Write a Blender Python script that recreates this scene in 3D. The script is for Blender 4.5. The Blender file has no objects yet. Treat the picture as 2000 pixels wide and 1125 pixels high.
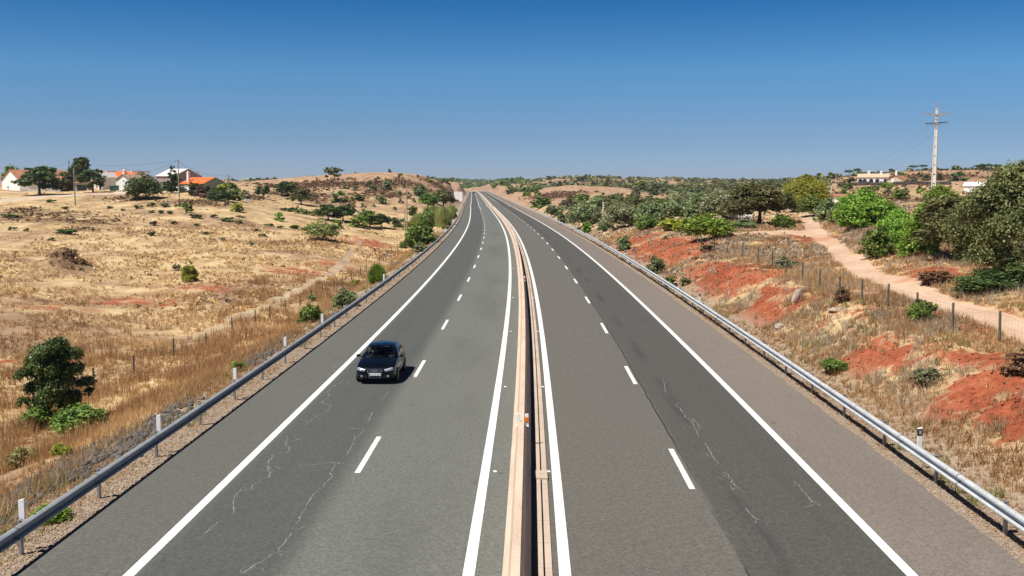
import bpy, bmesh, math, random
import numpy as np
from mathutils import Vector, Matrix, noise as mnoise
R = math.radians
sc = bpy.context.scene
col = sc.collection
random.seed(7)
rng = np.random.default_rng(7)

# ------------------------------------------------------------------ camera, sky, sun, exposure
F = 1944.44            # focal length in pixels of the 2000 px wide photograph
CAMH = 8.11
TH = math.atan(202.5 / F)
cam_d = bpy.data.cameras.new("camera")
cam = bpy.data.objects.new("camera", cam_d)
col.objects.link(cam)
cam_d.lens = 35.0
cam_d.sensor_width = 36.0
cam_d.clip_start = 0.2
cam_d.clip_end = 20000
cam.location = (0, 0, CAMH)
cam.rotation_euler = (math.pi / 2 - TH, 0, 0)
sc.camera = cam

SUN_DIR = Vector((-0.48, -0.30, 1.0)).normalized()      # towards the sun
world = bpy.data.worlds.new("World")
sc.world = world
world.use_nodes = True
wn = world.node_tree.nodes
wl = world.node_tree.links
wn.clear()
sky = wn.new("ShaderNodeTexSky")
sky.sky_type = 'NISHITA'
sky.sun_disc = False
sky.sun_elevation = math.asin(SUN_DIR.z)
sky.sun_rotation = math.atan2(SUN_DIR.x, SUN_DIR.y)
sky.altitude = 0
sky.air_density = 0.7
sky.dust_density = 0.0
sky.ozone_density = 6.0
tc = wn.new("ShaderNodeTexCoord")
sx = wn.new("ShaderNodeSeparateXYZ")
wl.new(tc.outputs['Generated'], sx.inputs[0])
rp = wn.new("ShaderNodeValToRGB")          # deep, polarised blue by elevation; sky above the frame darkened to cut fill
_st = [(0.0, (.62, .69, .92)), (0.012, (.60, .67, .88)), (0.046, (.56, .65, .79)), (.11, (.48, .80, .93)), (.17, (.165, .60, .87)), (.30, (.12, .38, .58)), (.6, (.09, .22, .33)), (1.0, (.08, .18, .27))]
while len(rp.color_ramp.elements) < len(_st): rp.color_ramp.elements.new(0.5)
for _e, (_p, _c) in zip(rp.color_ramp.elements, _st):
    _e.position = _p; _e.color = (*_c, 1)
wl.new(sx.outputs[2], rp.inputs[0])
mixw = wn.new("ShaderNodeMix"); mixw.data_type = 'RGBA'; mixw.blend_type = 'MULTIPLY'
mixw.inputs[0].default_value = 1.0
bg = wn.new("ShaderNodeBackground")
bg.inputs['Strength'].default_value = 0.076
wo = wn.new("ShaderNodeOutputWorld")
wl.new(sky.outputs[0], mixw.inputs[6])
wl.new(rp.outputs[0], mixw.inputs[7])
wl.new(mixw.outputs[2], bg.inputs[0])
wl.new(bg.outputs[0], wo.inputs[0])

sun_d = bpy.data.lights.new("sun", 'SUN')
sun_d.energy = 5.0
sun_d.angle = R(0.53)
sun_d.color = (1.0, 0.95, 0.87)
sun = bpy.data.objects.new("sun", sun_d)
col.objects.link(sun)
sun.rotation_euler = SUN_DIR.to_track_quat('Z', 'Y').to_euler()
sun.location = (-40, 60, 90)

sc.view_settings.view_transform = 'Standard'
sc.view_settings.look = 'None'
sc.view_settings.exposure = 0.35
sc.view_settings.gamma = 1.0
sc.view_settings.use_curve_mapping = False
sc.cycles.max_bounces = 6
sc.cycles.transparent_max_bounces = 8
sc.cycles.use_denoising = True

# ------------------------------------------------------------------ helpers
def tag(o, label=None, cat=None, group=None, kind=None):
    if label: o['label'] = label
    if cat: o['category'] = cat
    if group: o['group'] = group
    if kind: o['kind'] = kind
    return o

def link(o, parent=None):
    col.objects.link(o)
    if parent is not None:
        o.parent = parent
    return o

def empty(name, loc=(0, 0, 0), rz=0.0):
    o = bpy.data.objects.new(name, None)
    o.empty_display_size = 0.3
    o.location = loc
    o.rotation_euler = (0, 0, rz)
    return link(o)

def copy_tree(o, parent=None):
    c = o.copy()
    link(c, parent)
    for ch in list(o.children):
        copy_tree(ch, c)
    return c

def np_mesh(name, V, faces, k=None, smooth=False):
    """V (n,3), faces (m,k) numpy"""
    me = bpy.data.meshes.new(name)
    V = np.asarray(V, dtype=np.float32)
    faces = np.asarray(faces, dtype=np.int32)
    m, k = faces.shape
    me.vertices.add(len(V))
    me.vertices.foreach_set("co", V.ravel())
    me.loops.add(m * k)
    me.loops.foreach_set("vertex_index", faces.ravel())
    me.polygons.add(m)
    me.polygons.foreach_set("loop_start", np.arange(0, m * k, k, dtype=np.int32))
    me.polygons.foreach_set("loop_total", np.full(m, k, dtype=np.int32))
    me.update(calc_edges=True)
    me.validate()
    if smooth:
        me.polygons.foreach_set("use_smooth", np.ones(len(me.polygons), dtype=bool))
    return me

def float_attr(me, name, vals):
    a = me.attributes.new(name, 'FLOAT', 'POINT')
    a.data.foreach_set("value", np.asarray(vals, dtype=np.float32))

class MB:
    """collects polygons, then links them as ONE mesh object"""
    def __init__(s):
        s.v = []; s.f = []; s.m = None
    def _p(s, p):
        p = Vector(p)
        return s.m @ p if s.m is not None else p
    def poly(s, pts):
        n = len(s.v)
        s.v += [s._p(p) for p in pts]
        s.f.append(tuple(range(n, n + len(pts))))
    def mesh(s, pts, faces):
        n = len(s.v)
        s.v += [s._p(p) for p in pts]
        s.f += [tuple(i + n for i in f) for f in faces]
    def box(s, c, d, top=(1, 1)):
        x, y, z = c; a, b, h = d[0] / 2, d[1] / 2, d[2] / 2
        tx, ty = top
        P = [(x-a, y-b, z-h), (x+a, y-b, z-h), (x+a, y+b, z-h), (x-a, y+b, z-h),
             (x-a*tx, y-b*ty, z+h), (x+a*tx, y-b*ty, z+h), (x+a*tx, y+b*ty, z+h), (x-a*tx, y+b*ty, z+h)]
        s.mesh(P, [(3, 2, 1, 0), (4, 5, 6, 7), (0, 1, 5, 4), (1, 2, 6, 5), (2, 3, 7, 6), (3, 0, 4, 7)])
    def tube(s, pts, rad, n=6, cap=True):
        pts = [Vector(p) for p in pts]
        if not hasattr(rad, '__len__'): rad = [rad] * len(pts)
        rings = []
        P = []
        for i, p in enumerate(pts):
            d = (pts[min(i+1, len(pts)-1)] - pts[max(i-1, 0)]).normalized()
            a = d.orthogonal().normalized() if i == 0 else (a - d * a.dot(d)).normalized()
            b = d.cross(a)
            for k in range(n):
                t = 2 * math.pi * k / n
                P.append(p + (a * math.cos(t) + b * math.sin(t)) * rad[i])
        Fc = []
        for i in range(len(pts) - 1):
            for k in range(n):
                k2 = (k + 1) % n
                Fc.append((i*n+k, i*n+k2, (i+1)*n+k2, (i+1)*n+k))
        if cap:
            Fc.append(tuple(reversed(range(n))))
            Fc.append(tuple((len(pts)-1)*n + k for k in range(n)))
        s.mesh(P, Fc)
    def lathe(s, prof, axis_o, axis, n=24):
        """prof: list (dist along axis, radius)"""
        ax = Vector(axis).normalized(); a = ax.orthogonal().normalized(); b = ax.cross(a)
        o = Vector(axis_o); P = []; Fc = []
        for (d, r) in prof:
            for k in range(n):
                t = 2 * math.pi * k / n
                P.append(o + ax * d + (a * math.cos(t) + b * math.sin(t)) * r)
        for i in range(len(prof) - 1):
            for k in range(n):
                k2 = (k + 1) % n
                Fc.append((i*n+k, i*n+k2, (i+1)*n+k2, (i+1)*n+k))
        s.mesh(P, Fc)
    def build(s, name, mat, parent=None, smooth=False, bevel=0):
        me = bpy.data.meshes.new(name)
        me.from_pydata([tuple(v) for v in s.v], [], s.f)
        me.validate(); me.update()
        if smooth:
            me.polygons.foreach_set("use_smooth", np.ones(len(me.polygons), dtype=bool))
        o = bpy.data.objects.new(name, me)
        if mat: me.materials.append(mat)
        link(o, parent)
        if bevel:
            b = o.modifiers.new("bevel", 'BEVEL'); b.width = bevel; b.segments = 2; b.limit_method = 'ANGLE'
        return o

# value noise in numpy
_perm = rng.random((256, 256)).astype(np.float32)
def vnoise(x, y):
    xi = np.floor(x).astype(np.int64); yi = np.floor(y).astype(np.int64)
    fx = x - xi; fy = y - yi
    fx = fx * fx * (3 - 2 * fx); fy = fy * fy * (3 - 2 * fy)
    a = _perm[xi & 255, yi & 255]; b = _perm[(xi+1) & 255, yi & 255]
    c = _perm[xi & 255, (yi+1) & 255]; d = _perm[(xi+1) & 255, (yi+1) & 255]
    return (a*(1-fx)+b*fx)*(1-fy) + (c*(1-fx)+d*fx)*fy - 0.5
def fbm(x, y, o=4):
    s = 0; a = 1.0
    for i in range(o):
        s = s + a * vnoise(x * (2 ** i) + 17.3 * i, y * (2 ** i) + 5.1 * i); a *= 0.5
    return s
def sstep(a, b, x):
    t = np.clip((x - a) / (b - a), 0, 1)
    return t * t * (3 - 2 * t)

# ------------------------------------------------------------------ material helpers
class NT:
    def __init__(s, name):
        s.m = bpy.data.materials.new(name); s.m.use_nodes = True
        s.t = s.m.node_tree; s.n = s.t.nodes; s.l = s.t.links
        s.b = s.n['Principled BSDF']; s.out = s.n['Material Output']
    def node(s, t, **kw):
        n = s.n.new(t)
        for k, v in kw.items():
            if k.startswith('i_'): n.inputs[k[2:].replace('_', ' ')].default_value = v
            else: setattr(n, k, v)
        return n
    def link(s, a, b): s.l.new(a, b)
    def attr(s, name):
        n = s.node("ShaderNodeAttribute"); n.attribute_name = name; return n.outputs['Fac']
    def pos(s):
        return s.node("ShaderNodeNewGeometry").outputs['Position']
    def objc(s):
        return s.node("ShaderNodeTexCoord").outputs['Object']
    def noise(s, vec, scale, detail=4, rough=0.55, dist=0.0):
        n = s.node("ShaderNodeTexNoise"); n.inputs['Scale'].default_value = scale
        n.inputs['Detail'].default_value = detail; n.inputs['Roughness'].default_value = rough
        n.inputs['Distortion'].default_value = dist
        s.link(vec, n.inputs['Vector']); return n.outputs['Fac']
    def scale_vec(s, vec, sc_):
        n = s.node("ShaderNodeMapping"); n.inputs['Scale'].default_value = sc_
        s.link(vec, n.inputs['Vector']); return n.outputs[0]
    def ramp(s, fac, stops, interp='LINEAR'):
        n = s.node("ShaderNodeValToRGB"); n.color_ramp.interpolation = interp
        e = n.color_ramp.elements
        while len(e) < len(stops): e.new(0.5)
        for el, (p, c) in zip(e, stops):
            el.position = p; el.color = (*c, 1) if len(c) == 3 else c
        s.link(fac, n.inputs[0]); return n.outputs[0]
    def mix(s, fac, a, b, mode='MIX'):
        n = s.node("ShaderNodeMix", data_type='RGBA', blend_type=mode)
        for sock, v in ((n.inputs[0], fac), (n.inputs[6], a), (n.inputs[7], b)):
            if isinstance(v, (int, float)): sock.default_value = v
            elif isinstance(v, tuple): sock.default_value = (*v, 1)
            else: s.link(v, sock)
        return n.outputs[2]
    def math(s, op, a, b=0.0, clamp=False):
        n = s.node("ShaderNodeMath", operation=op, use_clamp=clamp)
        for sock, v in ((n.inputs[0], a), (n.inputs[1], b)):
            if isinstance(v, (int, float)): sock.default_value = v
            else: s.link(v, sock)
        return n.outputs[0]
    def rng(s, v, a, b, c=0.0, d=1.0):
        n = s.node("ShaderNodeMapRange"); n.interpolation_type = 'SMOOTHSTEP'
        for i, q in ((1, a), (2, b), (3, c), (4, d)): n.inputs[i].default_value = q
        s.link(v, n.inputs[0]); return n.outputs[0]
    def color(s, c):
        if isinstance(c, tuple): s.b.inputs['Base Color'].default_value = (*c, 1)
        else: s.link(c, s.b.inputs['Base Color'])
    def set(s, rough=0.6, metal=0.0, spec=None):
        s.b.inputs['Roughness'].default_value = rough
        s.b.inputs['Metallic'].default_value = metal
        if spec is not None: s.b.inputs['Specular IOR Level'].default_value = spec
    def bump(s, h, strength=0.5, dist=0.05):
        n = s.node("ShaderNodeBump"); n.inputs['Strength'].default_value = strength
        n.inputs['Distance'].default_value = dist
        s.link(h, n.inputs['Height']); s.link(n.outputs[0], s.b.inputs['Normal'])

def simple(name, c, rough=0.7, metal=0.0, var=0.12, scale=3.0, bump=0.0, spec=None, grime=None):
    """plain colour broken up by two scales of noise"""
    t = NT(name); p = t.objc()
    n1 = t.noise(p, scale, 5); n2 = t.noise(p, scale * 9, 3)
    f = t.math('ADD', t.math('MULTIPLY', n1, 0.65), t.math('MULTIPLY', n2, 0.35))
    d = tuple(x * (1 - var * 1.6) for x in c); u = tuple(min(1, x * (1 + var)) for x in c)
    cc = t.ramp(f, [(0.32, d), (0.68, u)])
    if grime:
        g = t.noise(t.scale_vec(p, (1, 1, 0.25)), scale * 1.7, 6, 0.65)
        cc = t.mix(t.rng(g, 0.55, 0.75), cc, grime)
    t.color(cc); t.set(rough, metal, spec)
    if bump: t.bump(n2, bump, 0.02)
    return t.m

M = {}
M['steel'] = simple('galvanised_steel_shade_tone', (0.31, 0.33, 0.345), 0.5, 0.1, 0.15, 2.0)  # dark copy of the rail steel; left rail's shade put into the colour
M['steel_sunlit_tone'] = simple('galvanised_steel_sunlit_tone', (0.55, 0.57, 0.58), 0.5, 0.1, 0.15, 2.0, grime=(0.36, 0.34, 0.31))  # bright copy of the same steel; sunlight on right rail put into colour
M['steel_post'] = simple('weathered_steel', (0.38, 0.39, 0.40), 0.5, 0.6, 0.2, 4.0, grime=(0.30, 0.20, 0.13))
M['white'] = simple('white_plastic', (0.90, 0.90, 0.89), 0.45, 0, 0.06, 6.0)
M['black'] = simple('black_plastic', (0.02, 0.02, 0.022), 0.5, 0, 0.2, 8.0)
M['orange'] = simple('orange_reflector', (0.85, 0.22, 0.02), 0.35, 0, 0.1, 9.0)
M['grey_refl'] = simple('grey_reflector', (0.35, 0.36, 0.38), 0.3, 0, 0.1, 9.0)
M['post_wood'] = simple('weathered_fence_wood', (0.12, 0.11, 0.09), 0.9, 0, 0.3, 6.0, 0.4)
M['wire'] = simple('fence_wire', (0.28, 0.28, 0.27), 0.5, 0.6, 0.1, 5.0)
M['paint'] = simple('road_paint', (0.74, 0.74, 0.71), 0.75, 0, 0.12, 2.5, grime=(0.44, 0.44, 0.41))
M['bark'] = simple('bark', (0.10, 0.075, 0.055), 0.95, 0, 0.35, 5.0, 0.6)
M['stone_dark'] = simple('dark_riprap_stone', (0.125, 0.108, 0.098), 0.95, 0, 0.5, 2.5, 0.7)
M['stone_pale'] = simple('pale_rock', (0.46, 0.37, 0.29), 0.95, 0, 0.22, 1.5, 0.6)
M['gravel'] = simple('verge_gravel_stone', (0.40, 0.30, 0.22), 0.95, 0, 0.35, 3.0, 0.3)
M['clod'] = simple('red_clod', (0.34, 0.095, 0.048), 0.95, 0, 0.4, 4.0, 0.4)
M['wall_white'] = simple('white_limewash', (0.88, 0.88, 0.86), 0.9, 0, 0.04, 0.4, 0.2, grime=(0.76, 0.74, 0.70))
M['wall_cream'] = simple('cream_render', (0.62, 0.50, 0.38), 0.9, 0, 0.08, 0.5, 0.2)
M['wall_green'] = simple('green_render', (0.30, 0.38, 0.28), 0.9, 0, 0.08, 0.5, 0.2)
M['wall_pink'] = simple('unpainted_render', (0.36, 0.27, 0.27), 0.9, 0, 0.12, 0.5, 0.2)
M['wall_grey'] = simple('grey_render', (0.52, 0.49, 0.48), 0.9, 0, 0.1, 0.5, 0.2)
M['sheet_white'] = simple('pale_metal_sheet', (0.66, 0.63, 0.60), 0.6, 0.0, 0.08, 0.5)
M['rust'] = simple('rusty_sheet', (0.30, 0.12, 0.05), 0.9, 0, 0.3, 1.5)
M['door_green'] = simple('green_door', (0.14, 0.24, 0.17), 0.6, 0, 0.1, 1.0)
M['window_dark'] = simple('window_glass_dark', (0.03, 0.035, 0.04), 0.15, 0, 0.2, 1.0)
M['concrete_pole'] = simple('pole_concrete', (0.68, 0.66, 0.60), 0.85, 0, 0.08, 1.2, 0.2)
M['old_pole'] = simple('old_pole_concrete', (0.36, 0.31, 0.25), 0.9, 0, 0.15, 1.2, 0.2)
M['insul'] = simple('insulator_glass', (0.35, 0.40, 0.42), 0.2, 0, 0.1, 2.0)
M['dark_steel'] = simple('dark_steel', (0.10, 0.10, 0.10), 0.6, 0.5, 0.2, 2.0)
M['container'] = simple('green_container_plastic', (0.05, 0.16, 0.10), 0.5, 0, 0.1, 1.0)

def roof_mat(name, c):
    t = NT(name); p = t.objc()
    w = t.node("ShaderNodeTexWave", wave_type='BANDS', bands_direction='X'); w.inputs['Scale'].default_value = 2.2
    w.inputs['Distortion'].default_value = 0.4; t.link(p, w.inputs['Vector'])
    n = t.noise(p, 1.3, 6, 0.7)
    cc = t.ramp(n, [(0.3, tuple(x * .6 for x in c)), (0.5, c), (0.72, tuple(min(1, x * 1.3) for x in c))])
    t.color(t.mix(t.math('MULTIPLY', w.outputs['Fac'], 0.3), cc, tuple(x * .45 for x in c)))
    t.set(0.85); t.bump(w.outputs['Fac'], 0.6, 0.06)
    return t.m
M['roof_orange'] = roof_mat('new_orange_tiles', (0.78, 0.17, 0.035))
M['roof_old'] = roof_mat('weathered_tiles', (0.46, 0.20, 0.11))
M['roof_pale'] = roof_mat('pale_tiles', (0.66, 0.50, 0.35))
M['roof_brown'] = roof_mat('brown_tiles', (0.42, 0.29, 0.20))

def foliage_mat(name, dark, mid, light, trans=0.25, rough=0.55):
    t = NT(name)
    a = t.attr('tint')
    oi = t.node("ShaderNodeObjectInfo").outputs['Random']
    n = t.noise(t.objc(), 2.3, 2)
    f = t.math('ADD', t.math('MULTIPLY', a, 0.7), t.math('MULTIPLY', n, 0.3))
    c = t.ramp(f, [(0.12, dark), (0.5, mid), (0.88, light)])
    hsv = t.node("ShaderNodeHueSaturation")
    t.link(c, hsv.inputs['Color'])
    t.link(t.rng(oi, 0, 1, 0.485, 0.515), hsv.inputs['Hue'])
    t.link(t.rng(oi, 0, 1, 0.85, 1.15), hsv.inputs['Value'])
    c = hsv.outputs[0]
    t.color(c); t.set(rough, 0, 0.3)
    tr = t.node("ShaderNodeBsdfTranslucent"); t.link(c, tr.inputs['Color'])
    mx = t.node("ShaderNodeMixShader"); mx.inputs[0].default_value = trans
    t.link(t.b.outputs[0], mx.inputs[1]); t.link(tr.outputs[0], mx.inputs[2])
    t.link(mx.outputs[0], t.out.inputs[0])
    return t.m
FM = {
 'oak':    foliage_mat('oak_leaves', (0.045, 0.055, 0.018), (0.145, 0.155, 0.052), (0.36, 0.35, 0.14)),
 'olive':  foliage_mat('olive_leaves', (0.075, 0.105, 0.035), (0.21, 0.265, 0.105), (0.44, 0.48, 0.25)),
 'grey':   foliage_mat('greyish_leaves', (0.090, 0.095, 0.045), (0.23, 0.23, 0.12), (0.40, 0.39, 0.23)),
 'green':  foliage_mat('green_leaves', (0.045, 0.085, 0.014), (0.145, 0.225, 0.038), (0.33, 0.43, 0.10)),
 'bright': foliage_mat('bright_green_leaves', (0.068, 0.135, 0.015), (0.210, 0.345, 0.038), (0.450, 0.600, 0.120), 0.35),
 'yellow': foliage_mat('yellow_green_leaves', (0.125, 0.163, 0.019), (0.338, 0.375, 0.044), (0.600, 0.575, 0.112), 0.35),
 'pine':   foliage_mat('pine_needles', (0.037, 0.071, 0.017), (0.093, 0.162, 0.037), (0.204, 0.289, 0.085)),
 'dark':   foliage_mat('dark_leaves', (0.022, 0.040, 0.010), (0.075, 0.115, 0.030), (0.20, 0.25, 0.075)),
 'brown':  foliage_mat('dry_heath', (0.102, 0.060, 0.025), (0.238, 0.145, 0.068), (0.408, 0.272, 0.136), 0.1),
 'pink':   foliage_mat('flowering_leaves', (0.060, 0.075, 0.038), (0.165, 0.128, 0.090), (0.450, 0.225, 0.240)),
 'reed':   foliage_mat('reed_leaves', (0.156, 0.180, 0.048), (0.384, 0.408, 0.132), (0.624, 0.600, 0.264), 0.35),
 'broom':  foliage_mat('broom_twigs', (0.090, 0.112, 0.030), (0.255, 0.285, 0.083), (0.480, 0.495, 0.195)),
 'straw':  foliage_mat('straw_blades', (0.276, 0.149, 0.063), (0.598, 0.397, 0.178), (0.900, 0.713, 0.391), 0.3),
 'leafy':  foliage_mat('leathery_leaves', (0.030, 0.050, 0.012), (0.085, 0.120, 0.030), (0.26, 0.32, 0.12), 0.2, 0.4),
 'thistle': foliage_mat('dead_stems', (0.13, 0.085, 0.06), (0.31, 0.225, 0.165), (0.52, 0.42, 0.32), 0.25),
 'weed':   foliage_mat('weed_blades', (0.117, 0.104, 0.039), (0.260, 0.247, 0.091), (0.429, 0.403, 0.169), 0.3),
}
# ------------------------------------------------------------------ road alignment (metres)
_rd = [(-60, -2.5, .18), (0, -1.32, .10), (19.8, -.9, .03), (40.5, -.51, 0), (58.8, -.27, -.07), (84.2, -.15, -.12), (100.8, -.16, -.15),
       (115.4, -.27, -.18), (135.9, -.5, -.22), (163.2, -.92, -.27), (183.4, -1.45, -.33), (209.5, -2.15, -.43), (243.5, -3.25, -.53),
       (341.9, -7.1, -.62), (421.9, -10.3, -.66), (588.1, -16.9, -.78), (871.4, -28.1, -.85), (1187, -41.5, -.85),
       (1330, -50, -1.1), (1450, -66, -1.9), (1560, -95, -3.0), (1700, -150, -5.0), (3600, -900, -8.0)]
_rd = np.array(_rd)
_fd = np.concatenate([np.arange(-60, 400, 4.0), np.arange(400, 3600, 20.0)])
_fc = np.interp(_fd, _rd[:, 0], _rd[:, 1] + 1.0)
_fz = np.interp(_fd, _rd[:, 0], _rd[:, 2])
def _smooth(a, n=4):
    for _ in range(n):
        b = a.copy(); b[1:-1] = (a[:-2] + 2 * a[1:-1] + a[2:]) / 4; a = b
    return a
_nn = int(np.searchsorted(_fd, 396))
_o = _fc[:_nn + 1]; _t = _smooth(_o, 110); _t = _t + _smooth(_o - _t, 60); _t[-24:] = _t[-24:] * np.linspace(1, 0, 24) + _fc[_nn - 23:_nn + 1] * np.linspace(0, 1, 24); _fc[:_nn + 1] = _t
_fc = _smooth(_fc, 6); _fz = _smooth(_fz, 60)
def RC(d): return np.interp(d, _fd, _fc)     # x of the median barrier
def RZ(d): return np.interp(d, _fd, _fz)     # height of the carriageway

_ct, _st = math.cos(TH), math.sin(TH)
def ray(px, py):
    rx = (px - 1000) / F; up = (562.5 - py) / F
    return rx, _ct + up * _st, -_st + up * _ct       # X, Y, z per unit depth
def at_D(px, py, D):
    rx, ry, rz = ray(px, py); k = D / ry
    return rx * k, D, CAMH + rz * k

# ------------------------------------------------------------------ terrain
_cp = []
def cp(px, py, D): _cp.append(at_D(px, py, D))
def cw(x, y, z): _cp.append((x, y, z))
# left: fence line and field
for px, py, Z in ((199,763,50),(278,730,55),(347,698,61),(404,686,67),(450,653,73),(491,634,79),(527,622,84),(585,598,96),(632,576,108),(688,546,128),(752,511,160),(817,461,218)):
    cp(px, py, Z)
for d in (10, 22, 35): cw(-20, d, -2.0)
for d in (8, 25): cw(-45, d, -2.2)
for a in ((0,760,50),(0,600,82),(100,640,72),(0,520,116),(0,470,146),(0,430,172),(0,398,200),(0,382,228),
          (300,620,86),(300,540,118),(300,480,150),(300,440,175),(300,405,200),(300,383,225),(150,560,105),(150,490,138),(150,430,176),(150,405,200),(150,383,228),
          (450,560,108),(450,520,128),(450,470,163),(450,425,195),(450,398,215),(450,385,235),(560,520,135),(600,450,192),(560,470,170),(700,500,160),
          (100,374,245),(250,371,250),(400,374,248),(0,372,245),(300,364,300),(100,366,320),(430,364,340),(200,360,600),(0,361,600),(420,360,650),
          (530,405,232),(500,372,300),(500,363,345),(590,392,280),(625,468,168),(700,452,205),(800,452,222),(650,425,235),(720,430,240),(780,440,238),
          (650,400,285),(700,398,290),(760,405,290),(800,400,300),(650,375,330),(700,378,330),(760,375,345),(650,350,395),(585,357,390),(700,347,410),(750,347,410),(800,348,425),
          (845,352,450),(840,385,350),(850,440,225),(870,425,260),(880,405,330),(885,385,430),(872,362,520),(895,377,560),(905,372,760),(880,357,900),
          (600,356,700),(750,357,800),(500,361,900),(930,355,2300),(860,354,1900),(900,372,1100),(915,371,1700),(600,357,2200),(200,358,2400),(-400,358,2400),
          (-400,372,240),(-400,430,170),(-400,560,90),(-300,361,600)):
    cp(*a)
# right
for px, py, Z in ((1955,668,39),(1860,647,41.5),(1735,612,48),(1640,588,52.5),(1560,555,62),(1490,524,76),(1395,492,97),(1290,474,118),(1230,462,140)):
    cp(px, py, Z)
for d in (8, 20, 30): cw(18.5, d, 2.0); cw(32, d, 2.6)
for a in ((2000,642,41),(1900,612,45.5),(1800,578,52.5),(1700,540,63.5),(1640,500,80),(1600,466,104),(1580,441,124),(1570,416,146),(1562,400,175),
          (2000,575,47),(1900,560,52),(1850,530,57),(1750,500,70),(1900,500,66),(2000,480,78),(1700,470,86),(1650,440,112),
          (1480,456,110),(1400,450,118),(1300,440,145),(1200,452,150),(1450,420,165),(1350,425,180),(1250,425,190),(1150,440,180),(1180,415,230),(1100,425,225),(1080,412,265),(1050,402,330),(1010,388,500),
          (1500,400,220),(1620,400,200),(1700,398,180),(1800,400,140),(1950,400,130),(1990,380,240),(1900,379,255),(1780,378,260),(1850,364,340),
          (1720,359,385),(1660,362,380),(1600,375,300),(1560,362,500),(1600,352,650),(1700,343,600),(1800,334,600),(1880,333,600),(1950,334,600),(2050,335,600),(2300,335,600),
          (1520,357,1100),(1500,355,1800),(1560,352,1800),(1450,354,2000),(1300,351,1250),(1250,356,1000),(1350,355,1700),(1100,348,1050),(1180,350,1150),(1050,352,1050),(1000,355,1300),
          (1120,361,580),(1180,367,540),(1060,370,560),(1230,372,520),(1110,395,380),(1200,392,400),(1260,400,340),(1350,392,420),(1400,380,650),(1300,375,700),(1250,370,800),
          (985,380,800),(1000,370,850),(965,372,1100),(975,360,1400),(945,367,1600),(2400,560,60),(2400,440,120),(2400,370,250),(1700,352,2500),(2300,350,2500),(1000,356,2600)):
    cp(*a)
for a in (-1.2, -.5, 0, .5, 1.2): cw(a * 3400, 3400, 6.0)
_cp = np.array(_cp)
def _warp(X, Y):
    Y = np.clip(Y, 6, 4000)
    return np.stack([X / (Y + 14.0) * 2.2, np.log(Y + 12.0) * 0.9], -1)
_P = _warp(_cp[:, 0], _cp[:, 1])
def _ker(A, B):
    d2 = ((A[:, None, :] - B[None, :, :]) ** 2).sum(-1)
    return 0.5 * d2 * np.log(d2 + 1e-9)
_n = len(_P)
_K = np.zeros((_n + 3, _n + 3))
_K[:_n, :_n] = _ker(_P, _P) + np.eye(_n) * 3e-4
_K[:_n, _n] = 1; _K[:_n, _n+1:] = _P; _K[_n, :_n] = 1; _K[_n+1:, :_n] = _P.T
_rhs = np.concatenate([_cp[:, 2], np.zeros(3)])
_w = np.linalg.solve(_K, _rhs)
def tps(X, Y):
    X = np.asarray(X, float); Y = np.asarray(Y, float)
    out = np.empty(X.size)
    p = _warp(X.ravel(), Y.ravel())
    for i in range(0, len(p), 20000):
        q = p[i:i+20000]
        out[i:i+20000] = _ker(q, _P) @ _w[:_n] + _w[_n] + q @ _w[_n+1:]
    return out.reshape(X.shape)

EXTRA = []     # (x, y, rx, ry, height) mounds
def terrain(X, Y):
    X = np.asarray(X, float); Y = np.asarray(Y, float)
    u = X - RC(Y)
    base = tps(X, Y)
    base = np.clip(base, -9, 40)
    away = np.where(u > 0, sstep(12.2, 20, u), sstep(13, 24, -u))
    far = np.clip(Y / 260.0, 0.15, 3.0)
    base = base + away * (fbm(X / 9.0, Y / 9.0, 4) * 0.55 * np.minimum(far, 1.2) + fbm(X / 60 + 3, Y / 60, 3) * 1.3 * np.clip((Y - 260) / 400, 0, 2.2))
    # eroded gullies on the right cut
    cut = sstep(12.3, 14.5, u) * (1 - sstep(17, 20, u)) * (1 - sstep(110, 140, Y))
    base = base + cut * (fbm(X / 2.2 + Y / 1.5, Y / 1.3 - X / 4, 4) * 0.42)
    rz = RZ(Y)
    w = np.where(u > 0, sstep(11.9, 17.2, u), sstep(11.6, 19.5, -u))
    edge = rz - 0.07 - 0.10 * sstep(11, 13, np.abs(u)) + fbm(X * 1.3, Y * 1.3, 3) * 0.05 * sstep(10.9, 11.6, np.abs(u))
    edge = np.where(np.abs(u) < 10.3, rz - 0.30, edge)
    z = edge * (1 - w) + base * w
    for (mx, my, rx, ry, hh) in EXTRA:
        q = ((X - mx) / rx) ** 2 + ((Y - my) / ry) ** 2
        z = z + hh * np.exp(-q * 1.5) * (1 + 0.5 * fbm(X * 1.1, Y * 1.1, 3))
    return z

_RD = 9.0 * np.power(4200 / 9.0, np.linspace(0, 1, 1400))
def hit(px, py, dmin=9.0):
    """first point of the terrain seen at a pixel: x, y, z, metres per photo pixel"""
    rx, ry, rz = ray(px, py)
    D = _RD[_RD >= dmin]
    k = D / ry
    zr = CAMH + rz * k
    zt = terrain(rx * k, D)
    bel = np.nonzero(zr < zt)[0]
    if len(bel) == 0 or bel[0] == 0:
        i = len(D) - 1 if len(bel) == 0 else 0
        return rx * k[i], D[i], float(zt[i]), k[i] / F
    i = bel[0]
    a = (zr[i-1] - zt[i-1]); b = (zt[i] - zr[i]); t = a / (a + b + 1e-9)
    Dh = D[i-1] + (D[i] - D[i-1]) * t; kk = Dh / ry
    return rx * kk, Dh, float(terrain(rx * kk, Dh)), kk / F
def at_dist(px, D):
    """terrain point in the direction px at distance D"""
    z = 4.0
    for _ in range(3):
        k = (D * _ct + (CAMH - z) * _st) / F
        x = (px - 1000) * k; z = float(terrain(x, D))
    return x, D, z, k

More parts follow.
